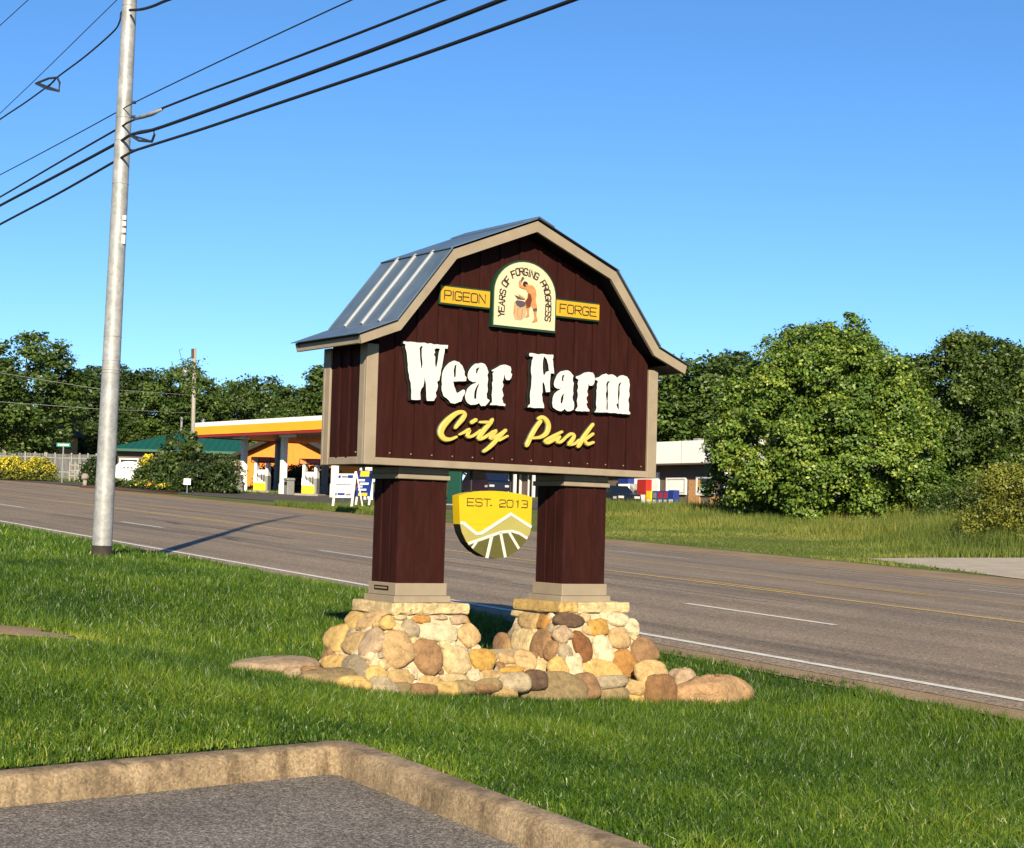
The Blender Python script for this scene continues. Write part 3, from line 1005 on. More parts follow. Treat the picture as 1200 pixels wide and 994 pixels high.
# arched plaque
def arch(a0, a1, z0, zs, zt, n=20):
    c = (a0 + a1) / 2; r = (a1 - a0) / 2
    return [(a0, z0), (a1, z0)] + [(c + r * math.cos(t), zs + (zt - zs) * math.sin(t)) for t in np.linspace(0, math.pi, n)]
plq = extrude_poly('plaque', [arch(1.140, 1.800, 3.232, 3.53, 3.822)], -.060, -.0145, [MT['greenrim'], MT['greenrim']], sign)
extrude_poly('plaque_face', [arch(1.156, 1.784, 3.250, 3.53, 3.806)], -.067, -.0602, [MT['cream'], MT['cream']], plq)
PB = -.0672
def pz(x, y): return face(570 + x / 11.04, 300 + y / 11.04, PB)
RING = [('Y',190,752,90),('E',195,690,88),('A',198,612,86),('R',203,538,84),('S',212,465,80),('O',238,360,60),('F',275,312,52),
        ('F',350,238,24),('O',405,208,14),('R',455,200,5),('G',510,208,-4),('I',555,224,-10),('N',597,240,-16),('G',650,265,-24),
        ('P',738,355,-58),('R',768,410,-66),('O',788,470,-76),('G',798,540,-83),('R',800,612,-88),('E',800,682,-90),('S',798,750,-92),('S',793,815,-94)]
for ch, x, y, ro in RING:
    c = pz(x, y)
    r = math.radians(ro)
    W_, H_ = .036, .056
    ex = (math.cos(r) * W_, math.sin(r) * W_); ez = (-math.sin(r) * H_, math.cos(r) * H_)
    glyph(ch, (c[0] - ex[0] / 2 - ez[0] / 2, c[1] - ex[1] / 2 - ez[1] / 2), ex, ez, .0112, PB, MT['ink'], plq)
# the smith at his anvil, in low relief
MT['skin'] = mat('relief_skin', (.62, .27, .10), .1, 30, .6)
MT['hide'] = mat('relief_orange', (.70, .30, .09), .25, 45, .6)
MT['apron_c'] = mat('relief_apron', (.17, .035, .015), .2, 30, .6)
MT['hair'] = mat('relief_hair', (.03, .013, .008), .2, 30, .6)
MT['stump'] = mat('relief_stump', (.60, .42, .22), .15, 30, .6)
MT['iron'] = mat('relief_iron', (.10, .075, .09), .2, 30, .6)
FIG = [
 ('stump', 'stump', [(358,600),(420,585),(500,640),(515,700),(505,790),(440,835),(370,826),(346,760)]),
 ('stump_bark', 'skin', [(362,640),(374,640),(368,750),(358,752)]),
 ('stump_bark', 'skin', [(398,670),(412,668),(404,805),(392,790)]),
 ('stump_bark', 'skin', [(455,690),(470,685),(462,812),(448,818)]),
 ('anvil', 'iron', [(372,592),(395,572),(470,585),(505,605),(500,645),(440,668),(392,640)]),
 ('anvil_horn', 'iron', [(362,508),(380,512),(500,556),(488,570),(400,560)]),
 ('glowing_iron', 'skin', [(405,498),(432,505),(492,545),(478,560),(438,540)]),
 ('rear_leg', 'skin', [(512,668),(552,672),(545,730),(552,785),(505,800),(528,745)]),
 ('front_leg', 'skin', [(602,690),(650,684),(642,770),(658,830),(648,850),(588,862),(622,806)]),
 ('breeches', 'hide', [(500,570),(600,555),(630,558),(652,672),(600,685),(575,640),(556,676),(508,672)]),
 ('sock', 'iron', [(598,690),(648,680),(652,712),(608,722)]),
 ('torso', 'hide', [(492,412),(540,372),(600,388),(636,445),(642,520),(628,566),(560,580),(524,548),(536,480)]),
 ('raised_arm', 'skin', [(424,322),(462,292),(458,330),(444,372),(502,404),(494,432),(426,408),(416,352)]),
 ('apron', 'apron_c', [(536,482),(566,500),(584,560),(560,664),(516,672),(500,590),(530,545)]),
 ('hammer', 'iron', [(436,330),(462,272),(486,282),(452,334)]),
 ('head', 'hair', [(470,350),(490,328),(520,338),(534,368),(520,386),(486,402),(472,385)]),
 ('cheek', 'skin', [(500,368),(530,372),(524,392),(500,396)]),
]
for i, (nm, mt_, pts) in enumerate(FIG):
    extrude_poly(nm, [[pz(*q) for q in pts]], PB - .0012 - .0005 * i, PB + .0001, [MT[mt_], MT[mt_]], plq)

# hanging shield between the columns
SB = .10
def sh(x, y): return face(520 + x / 9.033, 560 + y / 9.033, SB)
top_o = [(160,187),(250,160),(380,142),(500,138),(630,144),(760,162),(860,182),(937,207)]
bot_o = [(925,520),(905,600),(860,680),(780,770),(670,835),(550,857),(420,832),(320,772),(240,682),(190,580),(172,500)]
mid_l, mid_r = (165, 490), (927, 520)
shd = extrude_poly('shield', [[sh(*q) for q in top_o + [(930,360),(926,505)] + [(172,490),(165,340)]]], SB, SB + .10, [MT['shield_yellow'], MT['shield_yellow']], sign)
extrude_poly('shield_foot', [[sh(*q) for q in [(926,506)] + bot_o[0:] + [(171,491)]]], SB, SB + .10, [MT['shield_yellow'], MT['black']], shd)
hills = [(172,500),(215,490),(345,597),(405,588),(710,390),(926,524),(905,600),(860,680),(245,690),(190,580)]
extrude_poly('shield_hills', [[sh(*q) for q in hills]], SB - .004, SB - .0002, [MT['pale_olive'], MT['olive']], shd)
field = [(250,700),(400,648),(600,578),(720,566),(800,592),(880,645),(860,680),(780,770),(670,835),(550,856),(420,832),(320,772)]
extrude_poly('shield_field', [[sh(*q) for q in field]], SB - .007, SB - .0042, [MT['olive'], MT['olive']], shd)
for nm, pts, wd in (('shield_ridge_line', [(188,480),(212,484),(345,594),(402,586),(710,386),(910,514)], 32), ('shield_field_line', [(268,694),(400,650),(600,578),(720,566),(800,590),(868,634)], 28),
                ('shield_row', [(338,690),(305,735)], 26), ('shield_row', [(500,640),(458,828)], 38), ('shield_row', [(600,592),(645,822)], 34), ('shield_row', [(694,586),(783,735)], 30)):
    mb = MB()
    stroke(mb, [sh(*q) for q in pts], [wd / 9.033 / 121] * len(pts), .008, SB - .002, flat=True)
    mb.build(nm, MT['paint_white'], shd, local=True)
for txt, x0, x1, y0, y1 in (('EST', 248, 492, 290, 212), ('2013', 590, 886, 302, 228)):
    (a0, z0), (a1, _), (_, z1) = sh(x0, y0), sh(x1, y0), sh(x0, y1)
    text_line(txt, a0, a1, z0 - .004, z1 - .004, .0075, SB - .0005, MT['ink'], shd)
glyph('.', (sh(488, 292)[0], sh(488, 292)[1]), (.03, 0), (0, .02), .011, SB - .0005, MT['ink'], shd)
for aa in (1.12, 1.52):
    MB().tube([L3(aa, SB + .05, 1.82), L3(aa, SB + .05, ZBOT + .02)], .012, 8).build('hanger_rod', MT['black'], shd, local=True)

# ------------------------------------------------------------------ stone piers
def frustum_faces(t, bt):
    """t=(a0,a1,b0,b1,z) top, bt bottom"""
    def cs(r): return [np.array([r[0], r[2], r[4]]), np.array([r[1], r[2], r[4]]), np.array([r[1], r[3], r[4]]), np.array([r[0], r[3], r[4]])]
    T, B = cs(t), cs(bt)
    return T, B
FR = [((.345, 1.01, .05, .64, .85), (-.24, 1.20, -.28, .74, .05)),
      ((2.0, 2.705, .05, .64, .85), (1.72, 3.06, -.28, .80, .05)),
      ((.95, 2.05, .12, .56, .50), (.80, 2.20, -.30, .80, .05))]
def ray_local(px, py):
    d = ray(px, py)
    o = EYEP - S0
    return np.array([o @ EA, o @ EB, o[2]]), np.array([d @ EA, d @ EB, d[2]])
def pier_hit(px, py):
    o, d = ray_local(px, py)
    best = None
    for T, B in [frustum_faces(*f) for f in FR]:
        for i, j in ((0, 1), (3, 0), (1, 2)):
            p0, p1, p2 = B[i], B[j], T[j]
            n_ = np.cross(p1 - p0, p2 - p0); n_ /= np.linalg.norm(n_)
            den = n_ @ d
            if den >= 0: continue
            t_ = n_ @ (p0 - o) / den
            q = o + d * t_
            # inside the trapezoid
            ok = True
            quad = [B[i], B[j], T[j], T[i]]
            for k in range(4):
                e = quad[(k + 1) % 4] - quad[k]
                if np.cross(e, q - quad[k]) @ n_ < -.02: ok = False
            if ok and (best is None or t_ < best[0]): best = (t_, q, n_)
    return best
def stone_mesh(rx, ry, rz, r, flat=.55, nu=14, nv=9, rough_=.042, sq=.8):
    V = []; Fs = []
    ph = r.uniform(0, 6.28, 8); am = r.normal(0, rough_, 8); am[2:4] *= 1.5
    for j in range(nv + 1):
        t = math.pi * j / nv
        for i in range(nu):
            a = 2 * math.pi * i / nu
            k = 1 + sum(am[m_] * math.cos((m_ + 1) * a + ph[m_]) for m_ in range(4)) + .5 * sum(am[m_ + 4] * math.cos((m_ + 1) * t + 2 * a + ph[m_ + 4]) for m_ in range(4)) * math.sin(t)
            s_, c_ = math.sin(t), math.cos(t)
            pw = lambda v, e: math.copysign(abs(v) ** e, v)
            x = pw(math.cos(a), sq) * pw(s_, sq); y = pw(math.sin(a), sq) * pw(s_, sq); z = pw(c_, flat)
            jt = 1 + r.normal(0, .016)
            V.append(np.array([x * rx * k * jt, y * ry * k * jt, z * rz * (1 + .2 * math.cos(a + ph[0]) * s_ + r.normal(0, .05))]))
    for j in range(nv):
        for i in range(nu):
            Fs.append((j * nu + i, (j + 1) * nu + i, (j + 1) * nu + (i + 1) % nu, j * nu + (i + 1) % nu))
    return V, Fs
piers = []
for k, f in enumerate(FR):
    T, B = frustum_faces(*f)
    V = [L3(*q) for q in B + T]
    Fs = [(0, 1, 5, 4), (1, 2, 6, 5), (2, 3, 7, 6), (3, 0, 4, 7), (4, 5, 6, 7)]
    piers.append(mk('stone_pier' if k < 2 else 'stone_footing', V, Fs, MT['mortar'], sign, False, True))
sr = np.random.default_rng(11)
def put_stone(q, n_, rx, ry, rot, colr, parent, depth=None, sink=.25, sq=.86, name='stone', flat=.5):
    n_ = np.array(n_) / np.linalg.norm(n_)
    upv = np.array([0, 0, 1.0])
    ex = np.cross(upv, n_); ex /= np.linalg.norm(ex)
    ey = np.cross(n_, ex)
    c, s_ = math.cos(math.radians(rot)), math.sin(math.radians(rot))
    e1, e2 = c * ex + s_ * ey, -s_ * ex + c * ey
    rz = depth or (.26 * min(rx, ry) + .02)
    V, Fs = stone_mesh(rx, ry, rz, sr, sq=sq, flat=flat)
    W = [q + e1 * v[0] + e2 * v[1] + n_ * (v[2] + rz * (1 - 2 * sink) * .25) for v in V]
    return mk(name, [L3(*v) for v in W], Fs, MT['st_' + colr], parent, True, True)
STL = [(325,145,25,35,-30,'tan'),(385,190,44,64,10,'yellow'),(475,190,68,54,-15,'peach'),(572,203,40,44,0,'yellow'),(238,262,38,74,28,'orange'),(280,302,52,90,8,'yellow'),(388,322,48,74,-5,'tan'),
 (490,322,46,94,5,'pink'),(620,360,98,106,0,'peach'),(700,238,54,50,30,'grey'),(765,182,55,25,0,'orange'),(880,172,40,14,0,'pink'),(985,185,52,26,0,'pink'),(865,265,104,64,5,'white'),(1040,280,64,66,0,'peach'),
 (800,402,84,108,-22,'brown'),(970,422,84,86,0,'cream'),(1122,412,76,68,10,'gold'),(150,410,86,68,-25,'yellow'),(285,447,74,58,0,'yellow'),(390,477,80,72,20,'grey'),(500,520,64,68,0,'yellow'),(645,525,80,54,0,'tan'),
 (815,545,64,34,10,'tan'),(955,530,80,34,0,'cream'),(1070,512,45,40,0,'white'),(1165,515,50,45,0,'tan'),
 (640,170,40,16,0,'cream'),(560,300,26,22,0,'cream'),(710,500,30,40,0,'white'),(905,330,34,30,0,'cream'),(590,480,22,22,0,'cream'),(1090,350,24,20,0,'white'),(440,395,24,34,0,'cream')]
STR = [(135,150,42,45,0,'tan'),(225,138,46,38,0,'tan'),(287,143,24,35,0,'orange'),(385,137,66,31,4,'dark'),(508,165,46,40,0,'gold'),(595,133,50,30,0,'white'),(655,165,30,38,-20,'white'),
 (62,215,40,34,30,'peach'),(110,240,36,48,22,'brown'),(200,225,48,54,10,'cream'),(277,238,38,64,8,'brown'),(360,198,38,38,0,'pink'),(315,265,23,42,15,'brown'),(368,278,30,42,0,'grey'),(440,252,38,70,-5,'rust'),
 (530,265,44,62,-8,'white'),(597,212,48,46,0,'peach'),(705,270,58,58,0,'brown'),(625,325,50,64,0,'orange'),(530,347,88,44,10,'yellow'),(120,300,38,32,0,'peach'),(200,310,45,54,20,'peach'),(265,335,40,34,0,'cream'),
 (342,345,40,54,-20,'yellow'),(405,335,42,62,0,'white'),(140,350,54,18,0,'gold'),(175,108,30,14,0,'cream'),(455,125,24,20,0,'cream'),(560,110,30,14,0,'white'),(470,330,26,30,0,'cream'),
 (40,375,55,18,0,'cream'),(725,360,50,40,20,'tan'),(785,345,36,34,0,'tan'),(30,250,30,30,0,'peach')]
PLACED = []
for lst, ox, oy, s in ((STL, 340, 690, 5.0), (STR, 560, 690, 3.636)):
    for (x, y, rx, ry, ro, cl) in lst:
        h_ = pier_hit(ox + x / s, oy + y / s)
        if h_ is None: continue
        t_, q, n_ = h_
        o_, d_ = ray_local(ox + x / s, oy + y / s)
        sc_ = t_ / F
        fx = abs(n_ @ d_ / np.linalg.norm([d_[0], d_[1]])) if abs(n_[0]) > .5 else .86
        PLACED.append((q, .92 * math.sqrt(rx * ry) / s * sc_))
        put_stone(q, n_, rx / s * sc_ / max(.45, fx) * 1.04, ry / s * sc_ * 1.05, -ro, cl, piers[0] if q[0] < 1.4 else piers[1])
# chinking: small stones in the gaps that are left
placed = [(np.array(q_), r_) for q_, r_ in PLACED]
for fi, f in enumerate(FR):
    T, B = frustum_faces(*f)
    for i, j in ((0, 1), (3, 0)):
        n_ = np.cross(B[j] - B[i], T[j] - B[i]); n_ /= np.linalg.norm(n_)
        for k in range(260):
            uu, vv = sr.uniform(.03, .97), sr.uniform(.08, .95)
            q = (B[i] * (1 - uu) + B[j] * uu) * (1 - vv) + (T[i] * (1 - uu) + T[j] * uu) * vv
            gap = min(np.linalg.norm(q - c_) - r_ for c_, r_ in placed)
            if gap > .028:
                r_ = min(gap * .95, .085)
                put_stone(q, n_, r_ * sr.uniform(.9, 1.3), r_, sr.uniform(-40, 40), ['cream', 'yellow', 'peach', 'tan', 'white', 'brown', 'grey'][sr.integers(7)], piers[fi])
                placed.append((q, r_ * 1.05))
# stones on the faces the camera does not see
pal = ['cream', 'yellow', 'peach', 'tan', 'grey', 'brown', 'white', 'gold']
for fi, f in enumerate(FR[:2]):
    T, B = frustum_faces(*f)
    for i, j in ((2, 3), (1, 2)):
        n_ = np.cross(B[j] - B[i], T[j] - B[i]); n_ /= np.linalg.norm(n_)
        for r_ in range(5):
            for c_ in range(6):
                uu = (c_ + .5 + sr.uniform(-.15, .15) + .25 * (r_ % 2)) / 6.3
                vv = (r_ + .5 + sr.uniform(-.1, .1)) / 5.2
                q = (B[i] * (1 - uu) + B[j] * uu) * (1 - vv) + (T[i] * (1 - uu) + T[j] * uu) * vv
                if q[2] < .12: continue
                put_stone(q, n_, sr.uniform(.06, .09), sr.uniform(.06, .085), sr.uniform(-30, 30), pal[sr.integers(8)], piers[fi])
# capstones: two rough slabs on each pier
def slab(name, a0, a1, b0, b1, z0, z1, mt, parent, seed, n=7):
    """rock-faced slab, edges uneven"""
    r = np.random.default_rng(seed)
    ring = []
    for i in range(n): ring.append((a0 + (a1 - a0) * i / n, b0))
    for i in range(n): ring.append((a1, b0 + (b1 - b0) * i / n))
    for i in range(n): ring.append((a1 - (a1 - a0) * i / n, b1))
    for i in range(n): ring.append((a0, b1 - (b1 - b0) * i / n))
    cx, cy = (a0 + a1) / 2, (b0 + b1) / 2
    lv = [(z0, .975), (z0 + .012, 1.0), ((z0 + z1) / 2, 1.008), (z1 - .012, 1.0), (z1, .978)]
    V = []; Fs = []
    jit = r.normal(0, .006, len(ring))
    for z, k in lv:
        for i, (a, b) in enumerate(ring):
            j = jit[i] + r.normal(0, .004)
            dx, dy = a - cx, b - cy
            l = math.hypot(dx, dy)
            V.append(L3(cx + dx * k + dx / l * j, cy + dy * k + dy / l * j, z + r.normal(0, .003)))
    m_ = len(ring)
    for q in range(len(lv) - 1):
        for i in range(m_):
            Fs.append((q * m_ + i, q * m_ + (i + 1) % m_, (q + 1) * m_ + (i + 1) % m_, (q + 1) * m_ + i))
    V.append(L3(cx, cy, z1)); V.append(L3(cx, cy, z0))
    for i in range(m_):
        Fs.append(((len(lv) - 1) * m_ + i, (len(lv) - 1) * m_ + (i + 1) % m_, len(V) - 2))
        Fs.append(((i + 1) % m_, i, len(V) - 1))
    return mk(name, V, Fs, mt, parent, False, True)
slab('capstone', .31, .60, .02, .67, .842, .932, MT['st_cream'], piers[0], 1)
slab('capstone', .606, 1.045, .015, .67, .840, .930, MT['st_cream'], piers[0], 2)
slab('capstone', 1.955, 2.17, .02, .67, .846, .934, MT['st_yellow'], piers[1], 3)
slab('capstone', 2.176, 2.735, .015, .67, .842, .932, MT['st_cream'], piers[1], 4)
# low ledge stones along the foot, set in the ground
foot = piers[2]
LEDGE = [  # picture x, y of the middle, half size px, colour, thickness
 (465,811,15,7,'olive'),(495,811,15,6,'brown'),(522,809,15,6,'yellow'),(547,807,14,6,'olive'),(570,806,13,6,'brown'),(416,802,17,6,'yellow'),
 (571,805,14,6,'olive'),(604,801,17,9,'grey'),(626,799,13,9,'dark'),(648,809,35,16,'olive'),(684,806,17,13,'brown'),(714,801,19,6,'grey'),(717,814,17,7,'olive'),(741,807,14,7,'tan'),(744,818,13,6,'yellow'),
 (590,812,16,6,'tan'),(446,806,16,8,'grey'),(380,803,22,9,'brown'),(372,793,20,6,'brown'),(348,796,15,10,'pink'),(762,790,17,12,'tan')]
def low_hit(px, py):
    """rock front stands on a sloping line just in front of the piers"""
    o, d = ray_local(px, py)
    zt = .26 if px < 560 else .22
    t_ = (zt - (815 - py) * .0 - o[2]) / d[2]
    # limit to the band in front of the piers
    return o + d * t_, t_
for (px, py, rx, ry, cl) in LEDGE:
    o, d = ray_local(px, py)
    bb = -.33 - (.07 if px > 560 else 0)
    if px < 400: bb = .05 + (400 - px) * .004
    t_ = (bb - o[1]) / d[1]
    q = o + d * t_
    sc_ = t_ / F
    if q[2] < .14: q = q + 0
    put_stone(q, np.array([-.15, -.86, .48]) if px > 400 else np.array([-.35, -.5, .8]), rx * sc_ / .82, ry * sc_ * 1.35, sr.uniform(-6, 6), cl, foot, depth=.06, name='ledge_stone', sq=.7)

# loose rocks
def rock(name, label, px, py, rx, ry, rzz, b, colr, rot=0, group=None, seed=1, z_off=0, sq=.75):
    o, d = ray_local(px, py)
    t_ = (b - o[1]) / d[1]
    q = o + d * t_
    W = S0 + EA * q[0] + EB * q[1]
    gzv = float(gz(W[0], W[1]))
    r = np.random.default_rng(seed)
    V, Fs = stone_mesh(rx, ry, rzz, r, .75, 22, 13, .055, sq)
    c, s_ = math.cos(rot + YAW), math.sin(rot + YAW)
    V2 = []
    for v in V:
        k = 1 + .03 * math.sin(v[0] * 23 + v[1] * 17) * math.cos(v[2] * 29)
        V2.append((c * v[0] * k - s_ * v[1] * k, s_ * v[0] * k + c * v[1] * k, v[2] * k + z_off))
    ob = mk(name, V2, Fs, MT['st_' + colr], None, True, True)
    ob.location = (W[0], W[1], gzv)
    return tag(ob, label, 'rock', group)
rock('boulder', 'long rounded orange boulder lying at the right end of the stone base', 836, 824, .36, .20, .17, -.50, 'boulder', -.06, seed=4, z_off=.05, sq=.85)
rock('boulder', 'blocky rust brown rock between the stone base and the long boulder', 770, 818, .15, .13, .17, -.44, 'rock', .2, seed=8, z_off=.07, sq=.55)
rock('boulder', 'small pinkish rock behind the long orange boulder', 800, 800, .13, .12, .14, .0, 'pink', 0, seed=9, z_off=.08)
rock('flat_rock', 'flat grey slab in the grass at the left end of the stone base', 322, 780, .38, .20, .06, .80, 'grey', .35, seed=12, z_off=.06)
rock('flat_rock', 'flat tan slab overlapping the grey one at the left of the base', 330, 792, .36, .18, .06, .52, 'pink', .1, seed=14, z_off=.06)
rock('flat_rock', 'low brown slab in front of the left pier, nearest the grass', 395, 806, .30, .16, .09, .02, 'olive', .0, seed=15, z_off=.04)

# ------------------------------------------------------------------ foliage tools
def leaf_quads(rng, C, N, size, asp=.62, fold=.25):
    """leaf shaped quads at centres C with normals N"""
    n = len(C)
    N = N / (np.linalg.norm(N, axis=1, keepdims=True) + 1e-9)
    rv = rng.normal(size=(n, 3))
    A = np.cross(N, rv); A /= np.linalg.norm(A, axis=1, keepdims=True) + 1e-9
    B = np.cross(N, A)
    L = (size * rng.uniform(.6, 1.35, n))[:, None]
    V = np.empty((n, 4, 3))
    V[:, 0] = C - A * L * .5
    V[:, 1] = C + B * L * .5 * asp + N * L * fold * .3
    V[:, 2] = C + A * L * .5
    V[:, 3] = C - B * L * .5 * asp + N * L * fold * .3
    return V.reshape(-1, 3)

def crown(seed, H, R, prof, nclump, per, leaf, cl_r, lo=0.0, lump=.16, inner=.45, nlobe=34, lob=.30):
    """leaves in clumps over many boughs that fill the crown; prof = radius factor against height fraction"""
    rng = np.random.default_rng(seed)
    # boughs: stratified in height, spread round the axis
    tl = (np.arange(nlobe) + rng.uniform(.1, .9, nlobe)) / nlobe
    # more boughs where the crown is wide
    cdf_t = np.linspace(0, 1, 200)
    wt = np.interp(cdf_t, prof[0], prof[1]) + .08
    cdf = np.cumsum(wt); cdf /= cdf[-1]
    tl = np.interp(tl, cdf, cdf_t) * .955
    al = np.arange(nlobe) * 2.39996 + rng.uniform(-.5, .5, nlobe)
    pr = np.interp(tl, prof[0], prof[1])
    lr = R * lob * (.45 + .6 * pr) * rng.uniform(.75, 1.25, nlobe)
    rl = np.clip(pr * R * (1 + lump * rng.normal(0, .8, nlobe)) - lr * .75, 0, None)
    LC = np.stack([np.cos(al) * rl, np.sin(al) * rl, lo + tl * (H - lo) - lr * .35 * (tl > .8)], 1)
    ltone = rng.normal(0, .07, nlobe)
    w_ = lr ** 2; w_ /= w_.sum()
    li = rng.choice(nlobe, nclump, p=w_)
    d = rng.normal(size=(nclump, 3))
    outw = LC[li] * np.array([1, 1, 0]); outw /= np.linalg.norm(outw, axis=1, keepdims=True) + 1e-6
    d = d / np.linalg.norm(d, axis=1, keepdims=True) + outw * .55 + np.array([0, 0, .28])
    d /= np.linalg.norm(d, axis=1, keepdims=True)
    rr_ = lr[li] * (inner + (1 - inner) * rng.uniform(0, 1, nclump) ** .4)
    C = LC[li] + d * rr_[:, None] * np.array([1, 1, .9])
    # leaves in the heart of the crown close it
    core = rng.uniform(0, 1, nclump) < .22
    tc = rng.uniform(.04, .93, nclump)
    ac = rng.uniform(0, 2 * math.pi, nclump)
    rc_ = np.interp(tc, prof[0], prof[1]) * R * .8 * np.sqrt(rng.uniform(0, 1, nclump))
    C = np.where(core[:, None], np.stack([np.cos(ac) * rc_, np.sin(ac) * rc_, lo + tc * (H - lo)], 1), C)
    ctone = rng.normal(0, .07, nclump) + ltone[li]
    off = np.clip(rng.normal(size=(nclump, per, 3)), -1.7, 1.7) * (cl_r * rng.uniform(.6, 1.3, nclump))[:, None, None]
    off[:, :, 2] *= .55
    P = C[:, None, :] + off
    N = d[:, None, :] * .8 + np.array([0, 0, .45]) + rng.normal(size=(nclump, per, 3)) * .5
    P = P.reshape(-1, 3); N = N.reshape(-1, 3)
    tone = np.clip(.45 + np.repeat(ctone, per) + rng.normal(0, .15, len(P)), 0, 1)
    keep = P[:, 2] > .05
    return leaf_quads(rng, P[keep], N[keep], leaf), tone[keep]

def trunk_mesh(seed, H, r0, R, nl_=9, lo=.2, top=.85):
    r = np.random.default_rng(seed)
    mb = MB()
    pts = [(0, 0, -.3)]
    x = y = 0
    for i in range(1, 7):
        x += r.normal(0, .02) * H * .15; y += r.normal(0, .02) * H * .15
        pts.append((x, y, H * top * i / 6))
    mb.tube(pts, [r0 * 1.25] + [r0 * (1 - .14 * i) for i in range(1, 7)], 8)
    for k in range(nl_):
        t = r.uniform(lo, .8)
        i = t * 6
        p0 = np.array(pts[int(i)]) * (1 - i % 1) + np.array(pts[min(6, int(i) + 1)]) * (i % 1)
        an = k * 2.4 + r.uniform(-.4, .4)
        ln = R * r.uniform(.35, .55) * (1.15 - t)
        d = np.array([math.cos(an), math.sin(an), r.uniform(.4, .9)])
        q = [p0, p0 + d * ln * .5, p0 + d * ln + np.array([0, 0, .1 * ln])]
        mb.tube(q, [r0 * .4, r0 * .25, r0 * .08], 6)
    return mb

MT['leaf_big'] = leafmat('leaf_big_tree', (.022, .056, .007), (.098, .172, .018), (.36, .41, .058), .12, 0)
MT['leaf_dark'] = leafmat('leaf_dark_tree', (.018, .042, .007), (.048, .088, .013), (.11, .15, .026), .22, .18)
MT['leaf_second'] = leafmat('leaf_second_tree', (.014, .034, .005), (.054, .096, .012), (.165, .205, .032), .14, 0)
MT['leaf_wood'] = leafmat('leaf_wood', (.018, .042, .008), (.056, .098, .015), (.14, .185, .030), .18, .28)
MT['leaf_bush'] = leafmat('leaf_bush', (.018, .040, .006), (.055, .092, .013), (.13, .165, .028), .2, .15)
MT['leaf_hedge'] = leafmat('leaf_hedge', (.010, .024, .005), (.030, .055, .010), (.075, .11, .020), .15, .12)
MT['leaf_lime'] = leafmat('leaf_lime', (.08, .10, .010), (.17, .19, .02), (.30, .28, .04), .25, 0)
MT['flower_yellow'] = leafmat('flower_yellow', (.30, .26, .01), (.62, .52, .02), (.82, .74, .07), .2, 0)
MT['flower_orange'] = leafmat('flower_orange', (.40, .18, .01), (.62, .33, .03), (.75, .50, .10), .2, 0)

ROUND = ([0, .08, .25, .5, .72, .88, 1], [.45, .78, .98, 1, .78, .48, .08])
CONE = ([0, .08, .25, .45, .65, .82, .94, 1], [.66, .9, 1, .93, .78, .56, .36, .20])
TALL = ([0, .15, .35, .6, .8, .93, 1], [.35, .75, 1, .95, .72, .4, .08])
PINE = ([0, .1, .3, .6, .85, 1], [.8, 1, .8, .5, .25, .04])

def tree(name, label, pos, H, R, prof, nclump, per, leaf, clr, lmat, seed, lo=.3, r0=.22, group=None, cat='tree', part='crown', lump=.16, inner=.45, nlobe=34, lob=.3):
    t = thing(name, label, cat, pos, 0, group)
    mb = trunk_mesh(seed, H, r0, R)
    mb.build('trunk', MT['bark'], t, True, local=True)
    V, tone = crown(seed, H, R, prof, nclump, per, leaf, clr, lo, lump, inner, nlobe, lob)
    mk_np(part, V, 4, lmat, t, tone, local=True)
    return t

# the two big trees on the right
def top_h(px, L, ytop):
    P = at(px, L)
    return P, float(at(px, L, ytop)[2] - P[2])
P1, H1 = top_h(966, 82, 366)
tree('broadleaf_tree', 'big round light green tree right of the sign, its crown down to the grass', P1, H1, 5.45, CONE, 3700, 44, .175, .22, MT['leaf_big'], 24, .15, .25, lump=.05, inner=.4, nlobe=100, lob=.185)
P2, H2 = top_h(1132, 90, 376)
tree('broadleaf_tree', 'darker pointed tree standing behind and right of the big light green tree', P2, H2, 4.2, CONE, 2500, 42, .185, .23, MT['leaf_second'], 22, .15, .24, lump=.05, inner=.4, nlobe=85, lob=.19)

# woods behind: prototypes shared between trees
protos = []
for k, (prof, H, R) in enumerate(((TALL, 13, 4.4), (ROUND, 12, 4.8), (TALL, 15, 4.6), (PINE, 13, 3.4))):
    V, tone = crown(100 + k, H, R, prof, 620, 30, .36, .42, H * .08, .10, .45, 60, .23)
    cme = mk_np('crown', V, 4, MT['leaf_wood'], None, tone)
    tmb = trunk_mesh(100 + k, H, .22, R).build('trunk', MT['bark'], None, True)
    protos.append((cme.data, tmb.data, H))
    bpy.data.objects.remove(cme); bpy.data.objects.remove(tmb)
def wood_tree(px, L, ytop, k, wid, label, group):
    pos, hh = top_h(px, L, ytop)
    cme, tme, H = protos[k]
    s = hh / H
    t = thing('woodland_tree', label, 'tree', pos, 0, group)
    rz = rnd.uniform(0, 6.28)
    for nm, me_ in (('trunk', tme), ('crown', cme)):
        o = bpy.data.objects.new(nm, me_)
        col.objects.link(o)
        o.parent = t
        o.rotation_euler = (0, 0, rz)
        o.scale = (s * wid, s * wid, s)
    return t
GL_ = 'trees behind the filling station'
GR_ = 'dark trees behind the white storefront'
